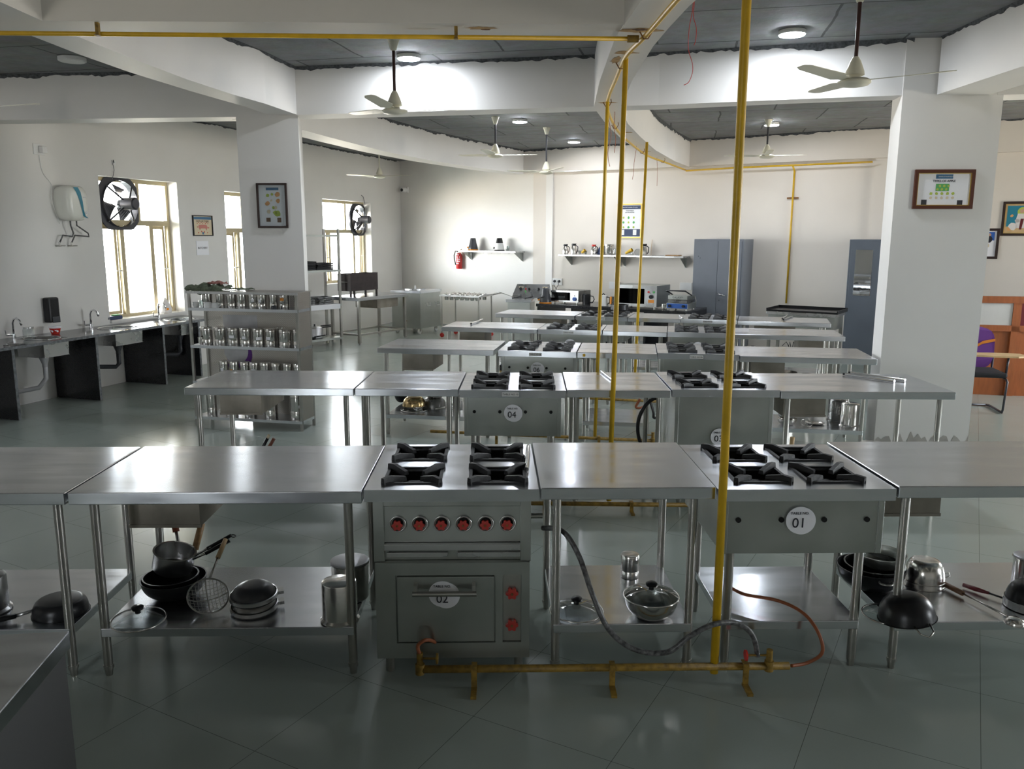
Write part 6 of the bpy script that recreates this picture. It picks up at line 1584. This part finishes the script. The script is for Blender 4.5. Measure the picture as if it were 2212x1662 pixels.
b = MB(); b.tube([(.02, .088, 0), (.07, .18, .01)], .005, 6); b.build('tang', 'steel_leg', r); b = MB(); b.tube([(.07, .18, .01), (.12, .27, .015)], .011, 8); b.build('handle', 'wood_light', r)
# stacked two handled pans, dark domes
for k in range(2):
    r = ck('puri_pan', ['dark upturned two-ring steel pan, lower of the stacked pair', 'dark domed upturned pan, upper of the stacked pair beside the wire strainer'][k], 'pan', 550, 1318, S1, rz=.35, tilt=(.06, -.04), lift=.012 + k * .050)
    b = MB(); b.lathe(flip(bowl_prof(.100, .062, .04), .062), 32); b.build('pan_dome', 'steel_dark' if k == 0 else 'charcoal', r)
    b = MB(); b.lathe([(.1005, .0), (.106, .002), (.106, .018), (.1005, .020)], 32); b.box(.103, .13, -.02, .02, .0, .014); b.build('steel_band', 'steel', r)
# tall pots at the right end
def tall_pot(px, py, z, R, H, label, mat='steel_pol', dome=True, flange=True, group=None):
    r = ck('stock_pot', label, 'pot', px, py, z)
    b = MB(); p = [(R * 1.13, 0), (R * 1.13, .006), (R, .016), (R, H * .93), (R * .97, H * .96), (R * .75, H), (0, H * 1.0)] if flange else pot_prof(R, H)
    b.lathe(p, 32); b.build('pot_body', mat, r)
    if not flange: b = MB(); b.lathe([(R * 1.05, H + .004), (R * 1.05, H + .012), (R * .9, H + .016), (0, H + .018)], 32); b.build('pot_lid', 'alu', r)
    return r
tall_pot(735, 1338, S1, .076, .185, 'upturned tall steel pot at the front right of the left shelf', flange=True)
tall_pot(758, 1290, S1, .085, .17, 'steel pot with flat lid behind the tall upturned pot', flange=False)
# left table shelf
r = ck('frying_pan', 'black frying pan lying upside down on the leftmost shelf', 'pan', 132, 1322, S1, rz=-.4, lift=.002); b = MB(); b.lathe(flip(bowl_prof(.115, .06, .085), .06), 36); b.build('pan_body', 'pan_black', r)
b = MB(); b.tube([(-.06, -.09, .03), (-.10, -.14, .02)], .008, 8); b.build('tang', 'steel', r); b = MB(); b.tube([(-.10, -.14, .02), (-.17, -.23, .012)], .012, 8); b.build('handle', 'pan_black', r)
tall_pot(-28, 1320, S1, .09, .17, 'dark steel pot mostly cut off at the left edge', mat='steel_dark')
# middle shelf
jar(Fr((at(1360, 1246, S1).x, at(1360, 1246, S1).y), 0), 0, 0, S1, .045, .118, 'small steel canister with lid at the back of the middle shelf', None, None)
r = ck('mixing_bowl', 'steel mixing bowl covered by a glass lid on the middle shelf', 'bowl', 1405, 1330, S1); b = MB(); b.lathe(bowl_prof(.118, .088, .05), 36); b.build('bowl_body', 'steel_pol', r)
lidr = glass_lid(1405, 1330, S1, .122, 'domed glass lid with black knob resting on the mixing bowl', lift=.090)
for ch in list(lidr.children): ch.parent = r; ch.location = (0, 0, .0895)
bpy.data.objects.remove(lidr)
# right shelf
S2 = .226
r = ck('wok', 'large black wok at the back left of the right hand shelf', 'wok', 1878, 1268, S2, lift=.0); b = MB(); b.lathe(bowl_prof(.155, .105, .05), 32); b.build('wok_body', 'pan_black', r)
b = MB(); b.ring((.0, -.165, .09), .03, .005, 16, 6); b.build('ring_handle', 'steel_leg', r)
r = ck('wok', 'smaller dark wok nested inside the large black wok', 'wok', 1885, 1268, S2, lift=.022); b = MB(); b.lathe(bowl_prof(.135, .095, .045), 32); b.build('wok_body', 'steel_dark', r)
r = ck('frying_pan', 'grey brushed pan on top of the nested woks', 'pan', 1898, 1262, S2, lift=.098, tilt=(.0, 0)); b = MB(); b.lathe(bowl_prof(.115, .06, .07), 32); b.build('pan_body', 'steel_body', r)
for k in range(2):
    r = ck('mixing_bowl', ['polished steel bowl, lower of the two upturned on the right shelf', 'polished steel bowl, upper of the two upturned on the right shelf'][k], 'bowl', 1994, 1262, S2, lift=.002 + k * .026); R = .094 - .001 * k
    b = MB(); b.lathe(flip(bowl_prof(R, .10, .048), .10), 36); b.build('bowl_body', 'steel_pol', r)
    if k == 1: b = MB(); b.tube([(.09, -.02, .01), (.115, -.02, .02), (.12, 0, .03), (.115, .02, .02), (.09, .02, .01)], .003, 6); b.build('wire_handle', 'steel_leg', r)
r = ck('wok', 'dark upturned wok with ring handles overhanging the front of the right shelf', 'wok', 1958, 1345, S2, rz=.1, tilt=(-.08, -.14), lift=.024); b = MB(); b.lathe(flip(bowl_prof(.118, .105, .035), .105), 36); b.build('wok_body', 'pan_black', r)
b = MB(); b.tube([(-.035, -.115, .008), (-.03, -.15, -.012), (0, -.165, -.025), (.03, -.15, -.012), (.035, -.115, .008)], .004, 8); b.build('ring_handle', 'steel_pol', r)
glass_lid(1916, 1332, S2, .105, 'glass lid half under the dark upturned wok', lift=.004)
# ladle, turner, strainer with dark pan
a = at(2040, 1262, S2 + .02); c = at(2185, 1335, S2 + .02)
r = root('ladle', 'steel ladle with black wooden grip lying across the right shelf', 'ladle', (a.x, a.y, S2)); v = Vector((c.x - a.x, c.y - a.y, 0)); L = v.length; r.rotation_euler = (0, 0, atan2(v.y, v.x))
b = MB(); b.tube([(0, 0, .018), (.11, 0, .018)], .013, 10); b.build('grip', 'brown', r); b = MB(); b.tube([(.11, 0, .018), (L - .02, 0, .016)], .005, 8); b.build('stem', 'steel_pol', r)
b = MB(); b.lathe(flip(bowl_prof(.040, .028, .006), .028), 24, M=Matrix.Translation((L + .02, 0, .003))); b.build('ladle_bowl', 'steel_pol', r)
a = at(2081, 1262, S2 + .02); c = at(2160, 1284, S2 + .03)
r = root('frying_spoon', 'red handled turner behind the ladle', 'turner', (a.x, a.y, S2)); v = Vector((c.x - a.x, c.y - a.y, 0)); L = v.length; r.rotation_euler = (0, 0, atan2(v.y, v.x))
b = MB(); b.tube([(0, 0, .014), (.06, 0, .014), (.12, 0, .016)], [.010, .012, .007], 8); b.build('grip', 'maroon', r); b = MB(); b.tube([(.12, 0, .016), (L + .05, 0, .014)], .005, 8); b.build('stem', 'pan_black', r)
for k in range(2):
    r = ck('sieve_pan', ['steel rimmed sieve under the black dome at the right edge', 'black domed pan upturned on a steel sieve at the right edge'][k], 'pan', 2222, 1312, S2, lift=.002 + k * .04)
    b = MB()
    if k == 0: b.lathe([(.10, 0), (.105, .0), (.105, .038), (.10, .038)], 32)
    else: b.lathe(flip(bowl_prof(.098, .075, .04), .075), 32)
    b.build('pan_body', 'steel' if k == 0 else 'pan_black', r)
tall_pot(2212, 1272, S2, .058, .155, 'tall steel container behind the black dome at the right edge', flange=False)
# lighters (gas taps) on tops
def lighter(px, py, qx, qy, z, label, rad=.0105, handle=.35, two=False):
    a = at(px, py, z); c = at(qx, qy, z); r = root('gas_lighter', label, 'lighter', (a.x, a.y, z), 0, None); v = Vector((c.x - a.x, c.y - a.y, 0)); L = v.length; r.rotation_euler = (0, 0, atan2(v.y, v.x))
    b = MB(); b.cyl((0, 0, rad), (L, 0, rad), rad, n=14); b.build('tube', 'chrome', r); b = MB(); b.cyl((-.018, 0, rad), (0, 0, rad), rad * .8, n=12); b.build('thumb_button', 'pan_black', r)
    return r
lighter(1141, 970, 1137, 1020, .858, 'steel gas lighter on the right side of the range numbered 02')
lighter(1300, 806, 1326, 826, .851, 'steel gas lighter on the second row table by the yellow pipes')
lighter(1826, 812, 1932, 827, .851, 'front one of two crossed steel lighters on the second row right table')
lighter(1838, 809, 1955, 825, .851, 'rear one of two crossed steel lighters on the second row right table')
lighter(1018, 702, 1042, 693, .851, 'dark rod lying on the left table of the fourth row', rad=.012)
lighter(1693, 693, 1712, 686, .851, 'small steel lighter, right one of the bundle in the farthest row')
lighter(1690, 690, 1700, 684, .851, 'small steel lighter, left one of the bundle in the farthest row')
lighter(1467, 671 + 12, 1475, 676 + 14, .851, 'small steel tongs on the farthest row table in front of the large oven', rad=.009)
r = root('cooking_pan', 'black pan on the rear burner of the farthest row range', 'pan', (0, 0, 0)); q = R5.pt(x5[0] + .50, .47, .905); r.location = q; b = MB(); b.lathe(pot_prof(.12, .07), 28); b.build('pan_body', 'pan_black', r)
# second row shelf, only tops in view
q = R2.pt(1.475, .32, .2); r = root('wok', 'black upturned wok top visible behind the nearest table, second row shelf', 'wok', q); b = MB(); b.lathe(flip(bowl_prof(.15, .12, .06), .12), 32); b.build('wok_body', 'pan_black', r)
def stick(label, p0, p1, mat, rad, tipmat=None, name='utensil', cat='utensil'):
    b = MB(); p0 = Vector(p0); p1 = Vector(p1); r = root(name, label, cat, p0); d = p1 - p0
    b.tube([(0, 0, 0), d * .5], rad * .6, 8); b.build('stem', 'steel_pol', r); b = MB(); b.tube([d * .5, d], rad, 8); b.build('grip', mat, r)
    if tipmat: b = MB(); b.tube([d * 1.0, d * 1.12], rad * .9, 8); b.build('grip_end', tipmat, r)
Yq = 5.95
stick('black gripped utensil with pale tip sticking up behind the nearest left table', (atY(548, 985, Yq).x, Yq, .203), atY(578, 947, Yq), 'pan_black', .012, 'beige')
stick('dark red gripped utensil sticking up next to the black gripped one', (atY(560, 985, Yq + .05).x, Yq + .05, .203), atY(592, 948, Yq + .05), 'wood_red', .013)
stick('light wooden rolling pin end behind the nearest range 01', (atY(1706, 985, Yq).x, Yq, .203), atY(1712, 945, Yq), 'wood_light', .018, None, 'rolling_pin', 'rolling pin')
q = at(1884, 958, .34); r = root('stock_pot', 'round steel pot top just above the nearest right table', 'pot', (q.x, q.y, .2)); b = MB(); b.lathe([(.088, 0), (.088, .13), (.08, .145), (0, .146)], 32); b.build('pot_body', 'steel_pol', r)
# third row, left shelf
S3 = .2
def r3(px, py, z=S3): return at(px, py, z)
glass_lid(895, 887, S3, .13, 'wide glass lid under the bronze wok on the third row shelf', lift=.004)
r = ck('wok', 'shiny bronze upturned wok with a wire handle on the third row left shelf', 'wok', 895, 885, S3, lift=.045); b = MB(); b.lathe(flip(bowl_prof(.115, .085, .05), .085), 32); b.build('wok_body', 'brass', r)
b = MB(); b.tube([(.0, -.11, .01), (.02, -.15, -.015), (.055, -.16, -.02), (.09, -.14, -.01), (.095, -.09, .01)], .004, 6); b.build('wire_handle', 'steel_pol', r)
r = ck('saucepan', 'dark saucepan behind and left of the bronze wok', 'pan', 872, 872, S3, tilt=(0, -.15), lift=.02); b = MB(); b.lathe(bowl_prof(.085, .09, .04), 28); b.build('pan_body', 'pan_black', r)
tall_pot(890, 868, S3, .07, .16, 'steel pot standing behind the bronze wok', mat='steel', flange=False)
r = ck('cooking_pan', 'dark upturned pan right of the bronze wok', 'pan', 938, 880, S3); b = MB(); b.lathe(flip(bowl_prof(.12, .10, .06), .10), 28); b.build('pan_body', 'steel_dark', r)
r = ck('mixing_bowl', 'steel bowl stacked on the dark upturned pan', 'bowl', 938, 880, S3, lift=.103, tilt=(.1, .1)); b = MB(); b.lathe(bowl_prof(.105, .07, .05), 28); b.build('bowl_body', 'steel_pol', r)
r = ck('whisk', 'steel wire whisk lying on the third row left shelf', 'whisk', 962, 888, S3, rz=.3)
b = MB()
for k in range(5):
    a = k * pi / 5; b.tube([(0, 0, .035), (.05, .032 * cos(a), .035 + .032 * sin(a)), (.10, .03 * cos(a), .035 + .03 * sin(a)), (.125, 0, .035), (.10, -.03 * cos(a), .035 - .03 * sin(a)), (.05, -.032 * cos(a), .035 - .032 * sin(a)), (0, 0, .035)], .0022, 5)
b.build('wires', 'steel_pol', r); b = MB(); b.tube([(0, 0, .035), (-.10, 0, .02)], .009, 8); b.build('grip', 'steel_leg', r)
tall_pot(990, 884, S3, .055, .15, 'small steel pot at the right end of the third row left shelf', flange=False)
# third row, right shelf
tall_pot(1808, 908, S3, .085, .20, 'dark steel upturned pot, rear of the two big pots at right', mat='steel_dark')
tall_pot(1834, 920, S3, .080, .21, 'bright steel upturned pot, front of the two big pots at right')
r = ck('wire_strainer', 'small wire strainer on the third row right shelf', 'strainer', 1742, 921, S3, tilt=(.5, 0), lift=.03); b = MB(); b.ring((0, 0, 0), .05, .004, 24, 6)
for k in range(4): a = k * pi / 4; b.tube([(.05*cos(a), .05*sin(a), 0), (.03*cos(a), .03*sin(a), -.03), (0, 0, -.035), (-.03*cos(a), -.03*sin(a), -.03), (-.05*cos(a), -.05*sin(a), 0)], .002, 5)
b.build('basket', 'steel_pol', r)
r = ck('metal_plate', 'steel round plate beside the small wire strainer', 'plate', 1760, 916, S3); b = MB(); b.lathe([(0, 0), (.07, .002), (.085, .012), (.082, .013), (.065, .005), (0, .004)], 28); b.build('plate_disc', 'steel_pol', r)
for k in range(2):
    r = ck('mixing_bowl', ['steel bowl, lower of two stacked behind the range 03', 'steel bowl, upper of two stacked behind the range 03'][k], 'bowl', 1700, 917, S3, lift=.002 + .056 * k); b = MB(); b.lathe(bowl_prof(.085, .05, .05), 28); b.build('bowl_body', 'steel_pol', r)
# fourth row left shelf: stacked handled pans
q = R4.pt(L4 * .62, .30, .2)
for k, (mt, R, H) in enumerate((('steel_dark', .12, .07), ('brass', .11, .05), ('pan_black', .12, .04), ('steel', .09, .10))):
    z = .2 + [0, .075, .13, .175][k]
    r = root('saucepan', ['dark pan at the bottom of the pan stack, fourth row', 'bronze pan second in the pan stack, fourth row', 'black flat pan under the steel saucepan, fourth row', 'steel saucepan on top of the pan stack, fourth row'][k], 'pan', (q.x, q.y, z), -.2 + k * .22); b = MB(); b.lathe(pot_prof(R, H), 28); b.build('pan_body', mt, r)
    b = MB(); b.tube([(R * .9, 0, H * .9), (R + .08, .03, H + .04)], .007, 6); b.build('tang', 'steel_leg', r); b = MB(); b.tube([(R + .08, .03, H + .04), (R + .22, .09, H + .12)], .014, 8); b.build('handle', ['wood', 'yellow_old', 'wood_red', 'navy'][k], r)
# fourth row right shelf
for k in range(2):
    q = R4.pt(x4[3] + .62 + 0 * k, .3, .2 + .105 * k); r = root('cooking_pan', ['wide steel pan, lower of two stacked, fourth row right', 'wide steel pan, upper of two stacked, fourth row right'][k], 'pan', q); b = MB(); b.lathe(pot_prof(.14, .10), 28); b.build('pan_body', 'steel_pol', r)
r = root('stock_pot', 'tall narrow steel pot between the third and fourth rows at right', 'pot', R4.pt(x4[3] + .90 - .06, .12, .2)); b = MB(); b.lathe(pot_prof(.055, .22), 28); b.build('pot_body', 'steel_pol', r)
# farthest row right shelf
for k in range(2):
    q = R5.pt(x5[3] + .20 + .26 * k, .16, .2); z = .2
    r = root('stock_pot', ['left steel pot with black knobbed lid, farthest row shelf', 'right steel pot with black knobbed lid, farthest row shelf'][k], 'pot', q); b = MB(); b.lathe(pot_prof(.10, .26), 28); b.build('pot_body', 'steel', r)
    b = MB(); b.lathe([(.105, .264), (.09, .28), (0, .288)], 28); b.build('pot_lid', 'steel_pol', r); b = MB(); b.lathe([(.01, .286), (.012, .30), (.024, .31), (.02, .32), (0, .322)], 16); b.build('lid_knob', 'pan_black', r)
q = at(1706, 745, .40); r = root('wire_bundle', 'bundle of wire utensils with curved black handles in the farthest row', 'utensil', (q.x, q.y, .2)); b = MB()
for k in range(5): b.tube([(0, 0, 0), (.02 * k, 0, .15), (.05 * k - .05, 0, .24), (.09 * k - .10, .02, .18)], .005, 6)
b.build('wires', 'pan_black', r)
# yellow paint patch
b = MB(); b.box(.05, .075, -.0012, -.0002, .812, .838); o = b.build('paint_patch', 'yellow'); wt = [o2 for o2 in bpy.data.objects if o2.get('label', '').startswith('steel table right of range numbered 06')][0]
o.parent = wt; o.location = (.0, 0, 0)
